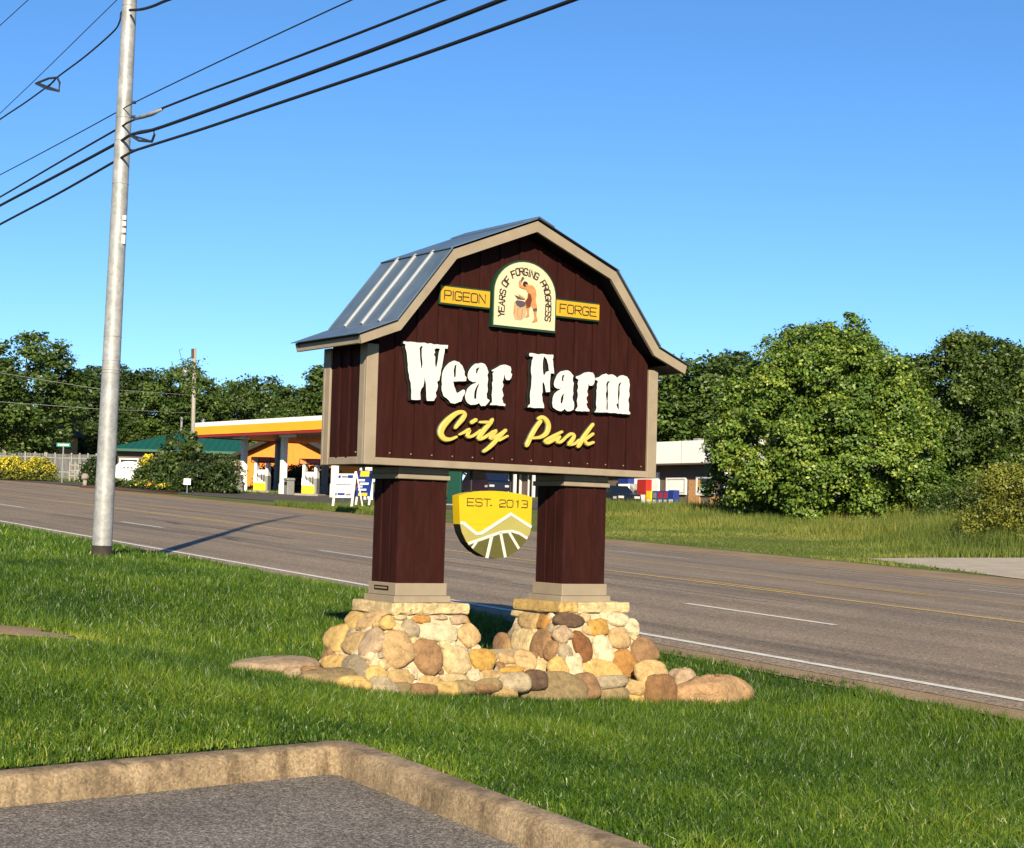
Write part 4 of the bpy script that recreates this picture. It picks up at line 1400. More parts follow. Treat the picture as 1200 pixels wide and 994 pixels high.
WT = [
 (-40, 150, 395, 2, 1.25, 'dark tree cut off by the left edge, behind the tall one', GL_),
 (-110, 155, 420, 1, 1.3, 'dark tree well left of the photo edge', GL_),
 (-190, 160, 425, 0, 1.3, 'farthest dark tree left of the photo edge', GL_),
 (1330, 140, 405, 0, 1.3, 'dark tree well right of the photo edge', GR_),
 (1430, 140, 415, 1, 1.3, 'farthest dark tree right of the photo edge', GR_),
 (22, 140, 380, 2, 1.25, 'tallest dark tree at the far left of the photo', GL_),
 (78, 165, 428, 1, 1.15, 'round tree directly left of the steel pole', GL_),
 (122, 172, 420, 0, 1.05, 'tree right behind the steel pole', GL_),
 (165, 170, 428, 1, 1.1, 'round tree just right of the steel pole', GL_),
 (205, 160, 422, 0, 1.1, 'tree left of the wooden utility pole above the green roof', GL_),
 (247, 168, 446, 3, 1.2, 'narrow tree right of the wooden utility pole', GL_),
 (270, 178, 440, 0, 1.0, 'tree above the left part of the canopy', GL_),
 (300, 170, 436, 1, 1.0, 'rounded bright tree above the middle of the canopy', GL_),
 (338, 182, 446, 0, 1.1, 'tree above the right part of the canopy', GL_),
 (372, 176, 420, 3, 1.3, 'pointed tree peeping out left of the sign board', GL_),
 (50, 158, 470, 1, 1.2, 'lower tree in front of the wood behind the yellow hedge', GL_),
 (140, 158, 480, 1, 1.2, 'lower tree behind the green hip roof', GL_),
 (100, 155, 490, 0, 1.3, 'low leafy tree left of the steel pole, above the fence', GL_),
 (232, 160, 482, 1, 1.0, 'lower bright tree below the wooden pole top', GL_),
 (330, 160, 474, 1, 1.3, 'low wide tree just behind the canopy roof', GL_),
 (430, 175, 440, 0, 1.2, 'tree hidden behind the left end of the sign board', GL_),
 (520, 175, 440, 1, 1.2, 'tree behind the sign board above the word City', GL_),
 (610, 170, 435, 0, 1.3, 'tree behind the middle of the sign board', GL_),
 (700, 165, 425, 1, 1.2, 'tree behind the right part of the sign board', GL_),
 (775, 150, 412, 1, 1.25, 'dark tree directly right of the sign roof eave', GR_),
 (835, 150, 408, 0, 1.3, 'dark tree over the white fascia, left of the big tree', GR_),
 (872, 158, 404, 2, 1.2, 'dark tree showing at the left shoulder of the big tree', GR_),
 (1040, 150, 408, 0, 1.3, 'dark treetop between the two big trees', GR_),
 (960, 150, 420, 1, 1.3, 'dark tree hidden behind the big light green tree', GR_),
 (1190, 140, 396, 0, 1.25, 'dark tree at the right edge behind the pointed tree', GR_),
 (1245, 140, 400, 1, 1.3, 'dark tree cut off by the right edge of the photo', GR_),
 (1160, 150, 440, 1, 1.2, 'brownish low treetop right of the pointed tree', GR_),
]
for a in WT: wood_tree(*a)

# ------------------------------------------------------------------ steel power pole and its cables
PB0 = hit(119, 652)
PP = float(PB0[0] * DP[0] + PB0[1] * DP[1])
PU = float(PB0[0] * DU[0] + PB0[1] * DU[1])
PDEP = float(PB0[1])
pole = thing('power_pole', 'tall galvanised steel power pole at the road edge on the left', 'power pole', PB0)
def pole_pt(py):
    """axis of the pole at picture row py"""
    px = 119 + (652 - py) * (152.0 - 119) / 652
    d = ray(px, py)
    t = PDEP / d[1]
    return EYEP + d * t
ptop = pole_pt(-60); pbot = PB0 + np.array([0, 0, -.3])
axis = pole_pt(0) - PB0
pts = [PB0 + axis * t for t in np.linspace(0, 2.15, 16)]
sc_ = PDEP / F
mb = MB()
rad = lambda t: (11.6 - 3.2 * t) * sc_
mb.tube([PB0 - axis * .03] + pts, [rad(0)] + [rad(t) for t in np.linspace(0, 2.15, 16)], 20)
shaft = mb.build('shaft', MT['galv'], pole, True)
MB().tube([PB0 - axis * .03, PB0 + axis * .019], rad(0) * 1.02, 20).build('base_band', MT['pole_band'], pole, True)
for py in (437, 440.5, 398, 426, 219, 168, 141, 8):
    t = (652 - py) / 652
    c = PB0 + axis * t
    MB().tube([c, c + axis * .0012], rad(t) * 1.03, 20).build('clamp_band', MT['galv'], pole, True)
toC = -(PB0 - EYEP); toC[2] = 0; toC /= np.linalg.norm(toC)
sidev = np.array([toC[1], -toC[0], 0]); sidev = sidev if sidev[0] > 0 else -sidev
MT['tag_white'] = mat('tag_white', (.66, .66, .62), .08, 9, .6)
for py in (259, 266, 274, 282, 287):
    t = (652 - py) / 652
    c = PB0 + axis * t + (toC * .80 + sidev * .62) * rad(t)
    MB().box(-.035, .035, -.012, .012, -.035, .035, lambda p_: c + sidev * p_[0] + toC * p_[1] + np.array([0, 0, p_[2]])).build('number_tag', MT['tag_white'], pole)
for py in (138, 160, 178, 121):
    t = (652 - py) / 652
    c = PB0 + axis * t
    e = c + sidev * rad(t) * 1.5
    MB().tube([c, e], .025, 8).build('bolt', MT['steel_dark'], pole)

def cable(name, label, pts, r, p=None, sag=0.0, group='cables on the steel power pole'):
    W = [on_p(x, y, PP if p is None else p) for x, y in pts]
    # resample smoothly
    out = []
    for i in range(len(W) - 1):
        p0 = W[max(i - 1, 0)]; p1 = W[i]; p2 = W[i + 1]; p3 = W[min(i + 2, len(W) - 1)]
        for t in np.linspace(0, 1, 7)[:-1]:
            out.append(.5 * ((2 * p1) + (-p0 + p2) * t + (2 * p0 - 5 * p1 + 4 * p2 - p3) * t * t + (-p0 + 3 * p1 - 3 * p2 + p3) * t ** 3))
    out.append(W[-1])
    o = MB().tube(out, r, 6).build(name, MT['cable'], None, True)
    return tag(o, label, 'cable', group)
cable('power_cable', 'thin upper cable of the four crossing the pole below its top', [(-80,246),(0,205),(70,168),(138,131),(156,121),(228,86),(300,52),(412,0),(520,-50)], .009)
cable('power_cable', 'second cable of the four crossing the pole, with a silver splice', [(-80,276),(0,231),(70,190),(138,151),(156,141),(228,112),(300,85),(410,43),(520,0),(640,-46)], .016)
cable('power_cable', 'thickest cable of the four, ending in a loop bracket at the pole', [(-80,284),(0,241),(70,204),(137,168),(154,158),(180,152),(240,131),(300,109),(444,56),(588,0),(700,-44)], .024)
cable('power_cable', 'lowest cable of the four crossing the steel pole', [(-80,306),(0,263),(68,227),(135,189),(155,178),(172,172),(235,152),(300,130),(486,67),(672,0),(800,-48)], .020)
cable('power_cable', 'thick cable leaving the pole top towards the right', [(152,12),(166,11),(180,7),(197,0),(250,-18)], .022)
cable('power_cable', 'cable dropping left from the pole top past a loop bracket', [(146,12),(142,15),(140,26),(132,38),(100,66),(68,90),(60,98),(30,120),(0,140),(-60,182)], .014)
cable('power_cable', 'thin straight cable running up left of the steel pole', [(150,-12),(137,0),(90,46),(45,90),(0,133),(-60,190)], .007)
cable('power_cable', 'short cable across the top left corner of the photo', [(60,-24),(33,0),(0,30),(-40,66)], .008)
def loop(name, label, pts, p=None):
    W = [on_p(x, y, PP if p is None else p) for x, y in pts]
    mb = MB()
    mb.tube(W + [W[0]], .02, 6)
    return mb, W
for label, pts, cross in (('black cable storage loop hanging on the upper left cable', [(42,98),(57,92),(67,91),(70,97),(69,107),(55,104)], [[(46,98),(68,106)], [(66,91),(56,103)]]),
                   ('black cable storage loop at the right side of the steel pole', [(152,158),(166,154),(180,152),(181,158),(178,166),(163,165)], [[(152,158),(178,166)]])):
    mb, W = loop('cable_loop', label, pts)
    for c in cross:
        mb.tube([on_p(x, y, PP) for x, y in c], .015, 6)
    tag(mb.build('cable_loop', MT['steel_dark'], None, False), label, 'cable loop')
W = [on_p(x, y, PP) for x, y in ((157,140),(168,136.5),(178,133.5),(190,128))]
tag(MB().tube(W, [.02, .035, .035, .02], 8).build('cable_splice', MT['galv'], None, True), 'silver splice sleeve on the second cable right of the pole', 'splice')

# ------------------------------------------------------------------ road-aligned frame for buildings
class RF:
    def __init__(s, u0, p0, z0=None, ang=0):
        s.o = np.array([*up2xy(u0, p0), 0.0])
        s.o[2] = float(gz(s.o[0], s.o[1])) if z0 is None else z0
        c, sn = math.cos(ang), math.sin(ang)
        ex = np.array([-DU[0], -DU[1], 0]); ey = np.array([DP[0], DP[1], 0])     # x right along the road, y away from it
        s.ex = c * ex + sn * ey; s.ey = -sn * ex + c * ey
    def __call__(s, p):
        return s.o + s.ex * p[0] + s.ey * p[1] + np.array([0, 0, p[2]])
def uof(px, p):
    d = ray(px, 590)
    t = p / (d[0] * DP[0] + d[1] * DP[1])
    return (d[0] * DU[0] + d[1] * DU[1]) * t

MT['wall_white'] = mat('store_white', (1.3, 1.27, 1.2), .04, 2, .6)
MT['wall_brown'] = mat('store_brown', (.20, .15, .115), .12, 2, .8)
MT['brick'] = mat('store_brick', (.66, .36, .15), .25, 6, .85, .3, 30)
MT['glass'] = mat('dark_glass', (.015, .02, .022), .1, 2, .08, spec=.6)
MT['frame'] = mat('window_frame', (1.1, 1.07, 1.0), .05, 5, .5)
MT['concrete'] = mat('pale_concrete', (.42, .37, .30), .15, 2, .9)
MT['red'] = mat('red_paint', (.58, .035, .02), .08, 5, .4)
MT['blue'] = mat('blue_paint', (.02, .05, .32), .1, 5, .4)
MT['yellow'] = mat('yellow_paint', (1.3, .85, .02), .08, 5, .45)
MT['grey_paint'] = mat('grey_paint', (.30, .30, .29), .1, 5, .5)
MT['dgreen'] = mat('green_roof', (.008, .115, .07), .12, 3, .5)
MT['dgreen2'] = mat('green_panel', (.008, .075, .045), .12, 3, .5)
MT['orange'] = mat('orange_wall', (1.2, .335, .02), .08, 2, .6)
MT['can_orange'] = mat('canopy_orange', (1.35, .60, .015), .05, 1, .5)
MT['can_red'] = mat('canopy_red', (.45, .025, .015), .08, 2, .5)
MT['car_dark'] = mat('car_paint_dark', (.012, .014, .018), .1, 2, .18, spec=.7)
MT['car_blue'] = mat('car_paint_blue', (.012, .02, .05), .1, 2, .2, spec=.7)
MT['tyre'] = mat('tyre', (.02, .02, .02), .1, 9, .8)
MT['rim'] = mat('rim', (.45, .45, .45), .1, 9, .3, metal=.8)
MT['lamp'] = mat('lamp_lens', (.75, .74, .70), .05, 9, .15)
MT['wood'] = mat('weathered_wood', (.46, .42, .36), .2, 5, .9, .3, 30, stretch=(4, 4, .5))
MT['street_green'] = mat('street_sign_green', (.01, .30, .17), .06, 6, .5)
MT['dark_roof'] = mat('dark_roof_edge', (.03, .025, .02), .2, 4, .8)

# white storefront behind the verge
SP = 66.0
uR, uL = uof(905, SP), uof(548, SP)
rf = RF(uL, SP, float(at(790, 110, 597)[2]) - .1)
LEN = uL - uR
store = thing('storefront', 'long low shop with white fascia and dark windows behind the sign columns', 'building', rf((LEN / 2, 0, 0)))
def sx(px): return uL - uof(px, SP)
def bpart(name, x0, x1, y0, y1, z0, z1, mt, parent=store, fr=rf, bev=0):
    return MB().box(x0, x1, y0, y1, z0, z1, fr, bev).build(name, mt, parent)
bpart('wall', -.2, LEN, 1.0, 14, -.6, 3.0, MT['wall_brown'])
fas = bpart('fascia', -.5, LEN + .3, 0, 14.2, 3.02, 4.42, MT['wall_white'])
for i in range(1, 12):
    bpart('fascia_joint', LEN * i / 12 - .015, LEN * i / 12 + .015, -.006, .001, 3.02, 4.42, MT['concrete'], fas)
bpart('soffit', -.45, LEN + .25, .02, 1.0, 2.93, 3.015, MT['wall_brown'])
bpart('walkway', -.4, LEN + .3, -1.6, 1.0, -.6, .05, MT['concrete'])
for x0, x1 in ((sx(660), sx(690)), (sx(793), sx(806)), (sx(818), sx(850)), (sx(858), sx(868))):
    bpart('brick_panel', x0, x1, .9, .999, .0, 2.0 if x1 - x0 < 2 else .95, MT['brick'])
bpart('white_panel', sx(722), sx(758), 0.88, .999, .0, 2.5, MT['wall_white'])
# windows and doors, each with frame and pane
for a, b_, z0, z1 in ((556, 580, .2, 2.6), (583, 597, .3, 2.7), (606, 628, .3, 2.7), (634, 652, .9, 2.6), (767, 790, 1.05, 2.15), (802, 822, 1.0, 2.2), (834, 848, .1, 2.2), (852, 866, .1, 2.2)):
    x0, x1 = sx(a), sx(b_)
    wn_ = MB()
    for q in ((x0, x0 + .12, z0, z1), (x1 - .12, x1, z0, z1), (x0 + .12, x1 - .12, z0, z0 + .12), (x0 + .12, x1 - .12, z1 - .12, z1)):
        wn_.box(q[0], q[1], 0.86, .998, q[2], q[3], rf)
    wn_ = wn_.build('window', MT['frame'], store)
    MB().box(x0 + .121, x1 - .121, 0.93, .95, z0 + .121, z1 - .121, rf).build('pane', MT['glass'], wn_)
    if a in (767, 802, 583):
        MB().box(x0 + .2, x1 - .25, 0.90, .915, z0 + .15, z0 + (.95 if a == 767 else .55), rf).build('window_poster', MT['wall_white'], wn_)
for px in (598, 620, 634, 700, 845):
    x = sx(px)
    bpart('porch_post', x - .09, x + .09, .25, .43, .05, 2.95, MT['frame'])
for x in np.linspace(1, LEN - 1, 14):
    if rnd.random() < .5:
        bpart('roof_vent', x - .25, x + .25, 3, 3.5, 4.42, 4.42 + rnd.uniform(.25, .55), MT['steel'])
# newspaper and vending boxes in front
def news_box(px0, px1, z1, mt, label, top=None, win=True):
    x0, x1 = sx(px0), sx(px1)
    t = thing('newspaper_box', label, 'newspaper box', rf(((x0 + x1) / 2, .6, .05)), 0, 'newspaper boxes outside the shop')
    MB().box(x0, x1, -.35, .10, .28, z1, rf, .02).build('cabinet', mt, t)
    MB().box((x0 + x1) / 2 - .12, (x0 + x1) / 2 + .12, -.25, .0, .05, .28, rf).build('pedestal', MT['steel'], t)
    if win:
        MB().box(x0 + .08, x1 - .08, -.365, -.351, .28 + (z1 - .28) * .52, z1 - .1, rf).build('door', MT['wall_white'] if top is None else top, t)
        MB().box(x0 + .1, x1 - .1, -.363, -.351, .36, .28 + (z1 - .28) * .42, rf).build('price_card', MT['wall_white'], t)
    return t
news_box(751, 762, 2.0, MT['red'], 'tall red newspaper box at the left of the row', MT['red'])
news_box(762, 768, 1.25, MT['yellow'], 'narrow yellow newspaper box beside the tall red one', MT['yellow'])
news_box(769, 775, 1.25, MT['blue'], 'blue newspaper box next to the yellow one', MT['grey_paint'])
news_box(775.5, 781.5, 1.25, MT['blue'], 'blue newspaper box with red door, third from the right', MT['red'])
news_box(782, 787.5, 1.25, MT['blue'], 'blue newspaper box with red door, second from the right', MT['red'])
news_box(788, 794.5, 1.3, MT['blue'], 'all blue newspaper box at the right end of the row', MT['blue'])
x0, x1 = sx(718), sx(730)
vm = thing('ice_merchandiser', 'upright white vending cabinet with dark top left of the newspaper boxes', 'vending machine', rf(((x0 + x1) / 2, .8, .05)))
MB().box(x0, x1, .4, 1.2, .05, 1.75, rf, .03).build('cabinet', MT['wall_white'], vm)
MB().box(x0, x1, .39, 1.2, 1.76, 2.35, rf, .02).build('header', MT['blue'], vm)
MB().box(x0 + .2, x1 - .2, .38, .399, .9, 1.6, rf).build('door_window', MT['grey_paint'], vm)
x0, x1 = sx(731), sx(739)
cg = thing('propane_cage', 'grey wire gas bottle cage beside the white vending cabinet', 'cage', rf(((x0 + x1) / 2, .8, .05)))
for k in range(3):
    MB().box(x0, x1, .5, 1.2, .06 + k * .62, .10 + k * .62, rf).build('shelf', MT['grey_paint'], cg)
for k in range(7):
    x = x0 + (x1 - x0) * k / 6
    MB().box(x - .02, x + .02, .48, .52, .05, 1.75, rf).build('bar', MT['grey_paint'], cg)
MB().box(x0, x1, 1.21, 1.25, .05, 1.75, rf).build('back_panel', MT['brick'], cg)

# parked cars
def car(name, label, fr, mt, ln=4.5, wd=1.8, suv=False):
    t = thing(name, label, 'car', fr((0, 0, 0)), 0)
    H = 1.75 if suv else 1.42
    x0, x1 = -ln / 2, ln / 2
    side = [(x0, .35), (x0 + .02, .72), (x0 + .25, .90), (x0 + 1.15, .98), (x1 - .75, 1.0), (x1 - .1, .92), (x1, .6), (x1 - .02, .35)]
    if suv: side = [(x0, .4), (x0, .85), (x0 + .2, 1.02), (x0 + 1.15, 1.1), (x1 - .3, 1.12), (x1 - .02, .95), (x1, .4)]
    MB().prism(side, -wd / 2, wd / 2, lambda q, h: fr((q[0], h, q[1]))).build('body', mt, t)
    b0 = 1.1 if suv else .98
    cab = [(x0 + 1.1, b0 - .02), (x0 + 1.75, H - .06), (x0 + 2.1, H), (x1 - 1.3 if not suv else x1 - .6, H), (x1 - .65 if not suv else x1 - .2, b0)]
    MB().prism(cab, -wd / 2 + .12, wd / 2 - .12, lambda q, h: fr((q[0], h, q[1]))).build('cabin', mt, t)
    gl = [(x0 + 1.32, b0 + .03), (x0 + 1.84, H - .1), (x1 - 1.35 if not suv else x1 - .7, H - .1), (x1 - .95 if not suv else x1 - .4, b0 + .03)]
    for h0 in (-wd / 2 + .105, wd / 2 - .119):
        MB().prism(gl, h0, h0 + .014, lambda q, h: fr((q[0], h, q[1]))).build('side_window', MT['glass'], t)
    for xx in (x0 + .85, x1 - .85):
        for yy in (-wd / 2 + .02, wd / 2 - .2):
            wl = MB().tube([fr((xx, yy, .33)), fr((xx, yy + .18, .33))], .33, 18).build('wheel', MT['tyre'], t)
            MB().tube([fr((xx, yy - .006, .33)), fr((xx, yy + .186, .33))], .2, 14).build('rim', MT['rim'], wl)
    for yy in (-wd / 2 + .12, wd / 2 - .5):
        MB().box(x1 - .12, x1 + .012, yy, yy + .38, .66, .80, fr).build('headlight', MT['lamp'], t)
        MB().box(x0 - .012, x0 + .05, yy, yy + .38, .66, .80, fr).build('tail_light', MT['red'], t)
    MB().box(x1 - .4, x1 - .05, -wd / 2 - .004, -wd / 2 + .02, .62, .76, fr).build('corner_lamp', MT['lamp'], t)
    return t
car('parked_car', 'dark car parked in front of the shop, half hidden by the right column', RF(uof(712, 60), 60, float(at(718, 100, 596)[2])), MT['car_dark'])
car('parked_car', 'dark sport utility car seen above the yellow shield', RF(uof(564, 60), 60), MT['car_blue'], 4.7, 1.85, True)
c = at(532, 92)
gp = thing('panel_sign', 'dark green upright panel right of the left sign column', 'sign', c)
fr = RF(c[0] * DU[0] + c[1] * DU[1], c[0] * DP[0] + c[1] * DP[1], None, .5)
MB().box(-.42, .42, -.1, .1, .1, 2.75, fr, .02).build('panel', MT['dgreen2'], gp)
MB().box(-.48, .48, -.14, .14, 2.752, 2.85, fr, .02).build('cap', MT['dgreen2'], gp)
MB().box(-.5, .5, -.16, .16, -.2, .098, fr, .02).build('plinth', MT['concrete'], gp)

# ------------------------------------------------------------------ filling station
CL = at(229, 112, 513); CR = at(395, 97.5, 503)
ztop = CL[2] + .92
ez_ = CR - CL; ez_[2] = 0
clen = float(np.linalg.norm(ez_)); ang_v = ez_ / clen
class CF:
    def __init__(s, o): s.o = np.array(o, float)
    def __call__(s, p):
        q = np.array([-ang_v[1], ang_v[0], 0])
        if q[1] < 0: q = -q
        return s.o + ang_v * p[0] + q * p[1] + np.array([0, 0, p[2]])
cf = CF([CL[0], CL[1], 0])
zg = float(gz(*at(310, 106)[:2])) + .02
gzs = float(at(305, 104, 580)[2])
z0 = CL[2]
can = thing('station_canopy', 'filling station canopy with white, orange and red fascia', 'canopy', cf((clen / 2, 3, gzs)))
CW = clen + 6
MB().box(0.05, CW - .05, .05, 7.95, z0 + .05, z0 + .80, cf).build('deck', MT['grey_paint'], can)
for (h0, h1, mt_, nm) in ((.68, .95, 'wall_white', 'white_band'), (.16, .679, 'can_orange', 'orange_band'), (0, .159, 'can_red', 'red_band')):
    pro = .04 if nm == 'red_band' else 0
    MB().box(-.0, CW, -.06 + pro, .049, z0 + h0, z0 + h1, cf).build(nm, MT[mt_], can)
    MB().box(-.06 + pro, .049, .05, 8, z0 + h0, z0 + h1, cf).build(nm, MT[mt_], can)
MT['lamp_panel'] = MT['wall_white']
def cpos(px, back):
    """distance along the canopy front whose point 'back' metres behind shows at column px"""
    best = min(np.linspace(-2, CW, 400), key=lambda x_: abs(proj_x(cf((x_, back, 4))) - px))
    return float(best)
def proj_x(P):
    d = np.array(P) - EYEP
    return 600 + F * (d @ RT) / (d @ FW)
for px, bk in ((285, 2.0), (332, 2.0), (325, 6.0), (392, 2.0), (380, 6.0), (432, 2.0), (425, 6.0)):
    xx = cpos(px, bk)
    cl_ = MB().box(xx - .17, xx + .17, bk - .17, bk + .17, gzs - 1.2, z0 + .05, cf, .02).build('canopy_column', MT['wall_white'] if bk < 3 else MT['grey_paint'], can)
    MB().box(xx - .20, xx + .20, bk - .20, bk + .20, gzs - 1.2, gzs + .75, cf, .02).build('column_guard', MT['wall_white'] if bk < 3 else MT['grey_paint'], cl_)
for px in (281, 336, 400):
    xx = cpos(px, 1.0)
    MB().box(xx - .5, xx + .5, .7, 1.3, z0 - .12, z0 + .049, cf).build('canopy_light', MT['wall_white'], can)
for px, label in ((304, 'left fuel pump with yellow foot under the canopy'), (361, 'right fuel pump with yellow foot beside the sign board')):
    xx = cpos(px, 2.2)
    pc = cf((xx, 2.4, 0))
    pg = float(gz(pc[0], pc[1]))
    t = thing('fuel_pump', label, 'fuel pump', (pc[0], pc[1], pg), 0, 'fuel pumps under the canopy')
    g = pg + .12
    pex = np.array([math.cos(-.22), math.sin(-.22), 0]); pey = np.array([-pex[1], pex[0], 0])
    pf = lambda p_, pc=pc, xx=xx: pc + pex * (p_[0] - xx) + pey * (p_[1] - 2.4) + np.array([0, 0, p_[2]])
    MB().box(xx - .75, xx + .75, 1.6, 3.2, pg - .3, g, pf, .03).build('island', MT['concrete'], t)
    MB().box(xx - .48, xx + .48, 2.1, 2.7, g, g + .95, pf, .02).build('cabinet', MT['grey_paint'], t)
    MB().box(xx - .44, xx + .36, 2.05, 2.099, g + .02, g + .48, pf).build('yellow_panel', MT['yellow'], t)
    MB().prism([(xx - .46, .49), (xx + .36, .49), (xx - .30, .94), (xx - .46, .94)], 2.06, 2.099, lambda q, h: pf((q[0], h, g + q[1]))).build('white_panel', MT['wall_white'], t)
    MB().box(xx - .46, xx - .30, 2.15, 2.65, g + .951, g + 1.75, pf).build('side_post', MT['wall_white'], t)
    MB().box(xx + .30, xx + .46, 2.15, 2.65, g + .951, g + 1.75, pf).build('side_post', MT['wall_white'], t)
    MB().box(xx - .295, xx + .295, 2.2, 2.6, g + .951, g + 1.35, pf).build('display', MT['grey_paint'], t)
    MB().box(xx - .25, xx + .25, 2.18, 2.199, g + 1.0, g + 1.3, pf).build('screen', MT['wall_white'], t)
    MB().box(xx - .68, xx + .68, 2.1, 2.7, g + 1.76, g + 2.12, pf, .02).build('topper', MT['apron_c'], t)
    MB().box(xx - .6, xx - .2, 2.08, 2.099, g + 1.80, g + 2.08, pf).build('topper_badge', MT['hide'], t)
    MB().box(xx - .1, xx + .6, 2.08, 2.099, g + 1.85, g + 2.05, pf).build('topper_strip', MT['red'], t)
    for k in (-.2, .05, .22):
        MB().tube([pf((xx + k, 2.08, g + 1.1)), pf((xx + k + .05, 2.0, g + .8)), pf((xx + k, 2.06, g + .55))], .025, 6).build('hose', MT['black'], t)
for px, label in ((279, 'grey waste bin left of the canopy column'), (339, 'grey waste bin right of the canopy column')):
    xx = cpos(px, 1.2)
    gzs = float(gz(*cf((xx, 1.2, 0))[:2])) + .03
    t = thing('waste_bin', label, 'bin', cf((xx, 1.2, gzs)), 0, 'bins beside the canopy columns')
    MB().box(xx - .24, xx + .24, .95, 1.45, gzs - .02, gzs + .85, cf, .04).build('body', MT['grey_paint'], t)
    MB().box(xx - .27, xx + .27, .92, 1.48, gzs + .851, gzs + 1.02, cf, .05).build('lid', MT['steel'], t)
    MB().box(xx - .15, xx + .15, .93, .951, gzs + .6, gzs + .78, cf).build('flap', MT['black'], t)
# forecourt sheet
V = []; Fs = []
for i in range(21):
    for j in range(9):
        q = cf((-14 + i * 2.2, -7.5 + j * 3.2, 0))
        V.append((q[0], q[1], float(gz(q[0], q[1])) + .03))
for i in range(20):
    for j in range(8):
        a_ = i * 9 + j
        Fs.append((a_, a_ + 9, a_ + 10, a_ + 1))
tag(mk('forecourt', V, Fs, MT['apron'], None, True), kind='structure')

# orange gabled building and green hipped building behind
def house(name, label, px0, px1, L, zb_off, eave, ridge, depth, wall_m, roof_m, hip=False, over=.4, skirt=None):
    A = at(px0, L); B = at(px1, L * .985)
    d = B - A; d[2] = 0
    ln = float(np.linalg.norm(d)); ex = d / ln
    ey = np.array([-ex[1], ex[0], 0])
    if ey[1] < 0: ey = -ey
    zb = float(min(A[2], B[2])) + zb_off
    o = np.array([A[0], A[1], zb])
    f = lambda p_: o + ex * p_[0] + ey * p_[1] + np.array([0, 0, p_[2]])
    t = thing(name, label, 'building', f((ln / 2, 0, 0)))
    return t, f, ln
ez1 = lambda px, L, py: float(at(px, L, py)[2])
t, f, ln = house('orange_building', 'orange gabled building behind the fuel pumps', 283, 392, 122, -.3, 0, 0, 8, None, None)
zb = f((0, 0, 0))[2]
ev = ez1(283, 122, 533) - zb; rg = ez1(340, 121, 508) - zb
gab = [(0, 0), (ln, 0), (ln, ev), (ln / 2, rg), (0, ev)]
MB().prism(gab, 0, 9, lambda q, h: f((q[0], h, q[1]))).build('wall', MT['orange'], t)
for k in range(1, 15):
    x = ln * k / 15
    zt_ = ev + (rg - ev) * (1 - abs(x - ln / 2) / (ln / 2))
    MB().box(x - .03, x + .03, -.02, -.001, 0, zt_ - .02, f).build('siding_rib', MT['orange'], t)
for sg, (xa, xb) in ((0, (-.7, ln / 2)), (1, (ln + .7, ln / 2))):
    za = ev - (rg - ev) * .7 / (ln / 2)
    q = [(xa, za + .02), (xb, rg + .02), (xb, rg + .30), (xa, za + .30)]
    MB().prism(q, -.8, 9.4, lambda p_, h: f((p_[0], h, p_[1]))).build('roof_slope', MT['dark_roof'], t)
t, f, ln = house('green_roof_building', 'low brown building with green hipped metal roof left of the canopy', 124, 292, 128, -.3, 0, 0, 10, None, None)
zb = f((0, 0, 0))[2]
ev = ez1(137, 128, 527) - zb; rg = ez1(200, 132, 502.5) - zb
MB().box(0.6, ln - .6, .5, 10.5, 0, ev, f).build('wall', MT['wall_brown'], t)
V = [f(p_) for p_ in ((-.3, -.3, ev - .1), (ln + .3, -.3, ev - .1), (ln + .3, 11.3, ev - .1), (-.3, 11.3, ev - .1), (5.2, 5.5, rg), (ln - 3.5, 5.5, rg), (-.3, -.3, ev + .08), (ln + .3, -.3, ev + .08), (ln + .3, 11.3, ev + .08), (-.3, 11.3, ev + .08))]
rf2 = mk('roof', V, [(6, 7, 5, 4), (7, 8, 5), (8, 9, 4, 5), (9, 6, 4), (0, 1, 7, 6), (1, 2, 8, 7), (2, 3, 9, 8), (3, 0, 6, 9), (3, 2, 1, 0)], MT['dgreen'], t)
for k in range(1, 22):
    x = -.3 + (ln + .6) * k / 22
    yy = min(5.5, (x + .3), (ln + .3 - x) * 1.2) 
    yy = 5.8 * min(1, (x + .3) / 5.5, (ln + .3 - x) / 3.8)
    a0 = f((x, -.3, ev + .09)); a1 = f((x, -.3 + yy, ev + .09 + (rg - ev - .08) * yy / 5.8))
    MB().tube([a0, a1], .03, 4).build('standing_seam', MT['dgreen'], rf2)
for px in (147, 190, 225, 262):
    xx = ln * (px - 124) / 168
    wnd = MB().box(xx - .7, xx + .7, .44, .499, .9, 2.1, f).build('window', MT['frame'], t)
    MB().box(xx - .6, xx + .6, .42, .439, 1.0, 2.0, f).build('pane', MT['glass'], wnd)
MB().tube([f((4.3, 5, rg - 1.0)), f((4.3, 5, rg + .9))], .09, 8).build('flue', MT['steel'], t)
MB().tube([f((ln * .57, 5, rg - .4)), f((ln * .57, 5, rg + .9))], .12, 8).build('flue', MT['steel'], t)

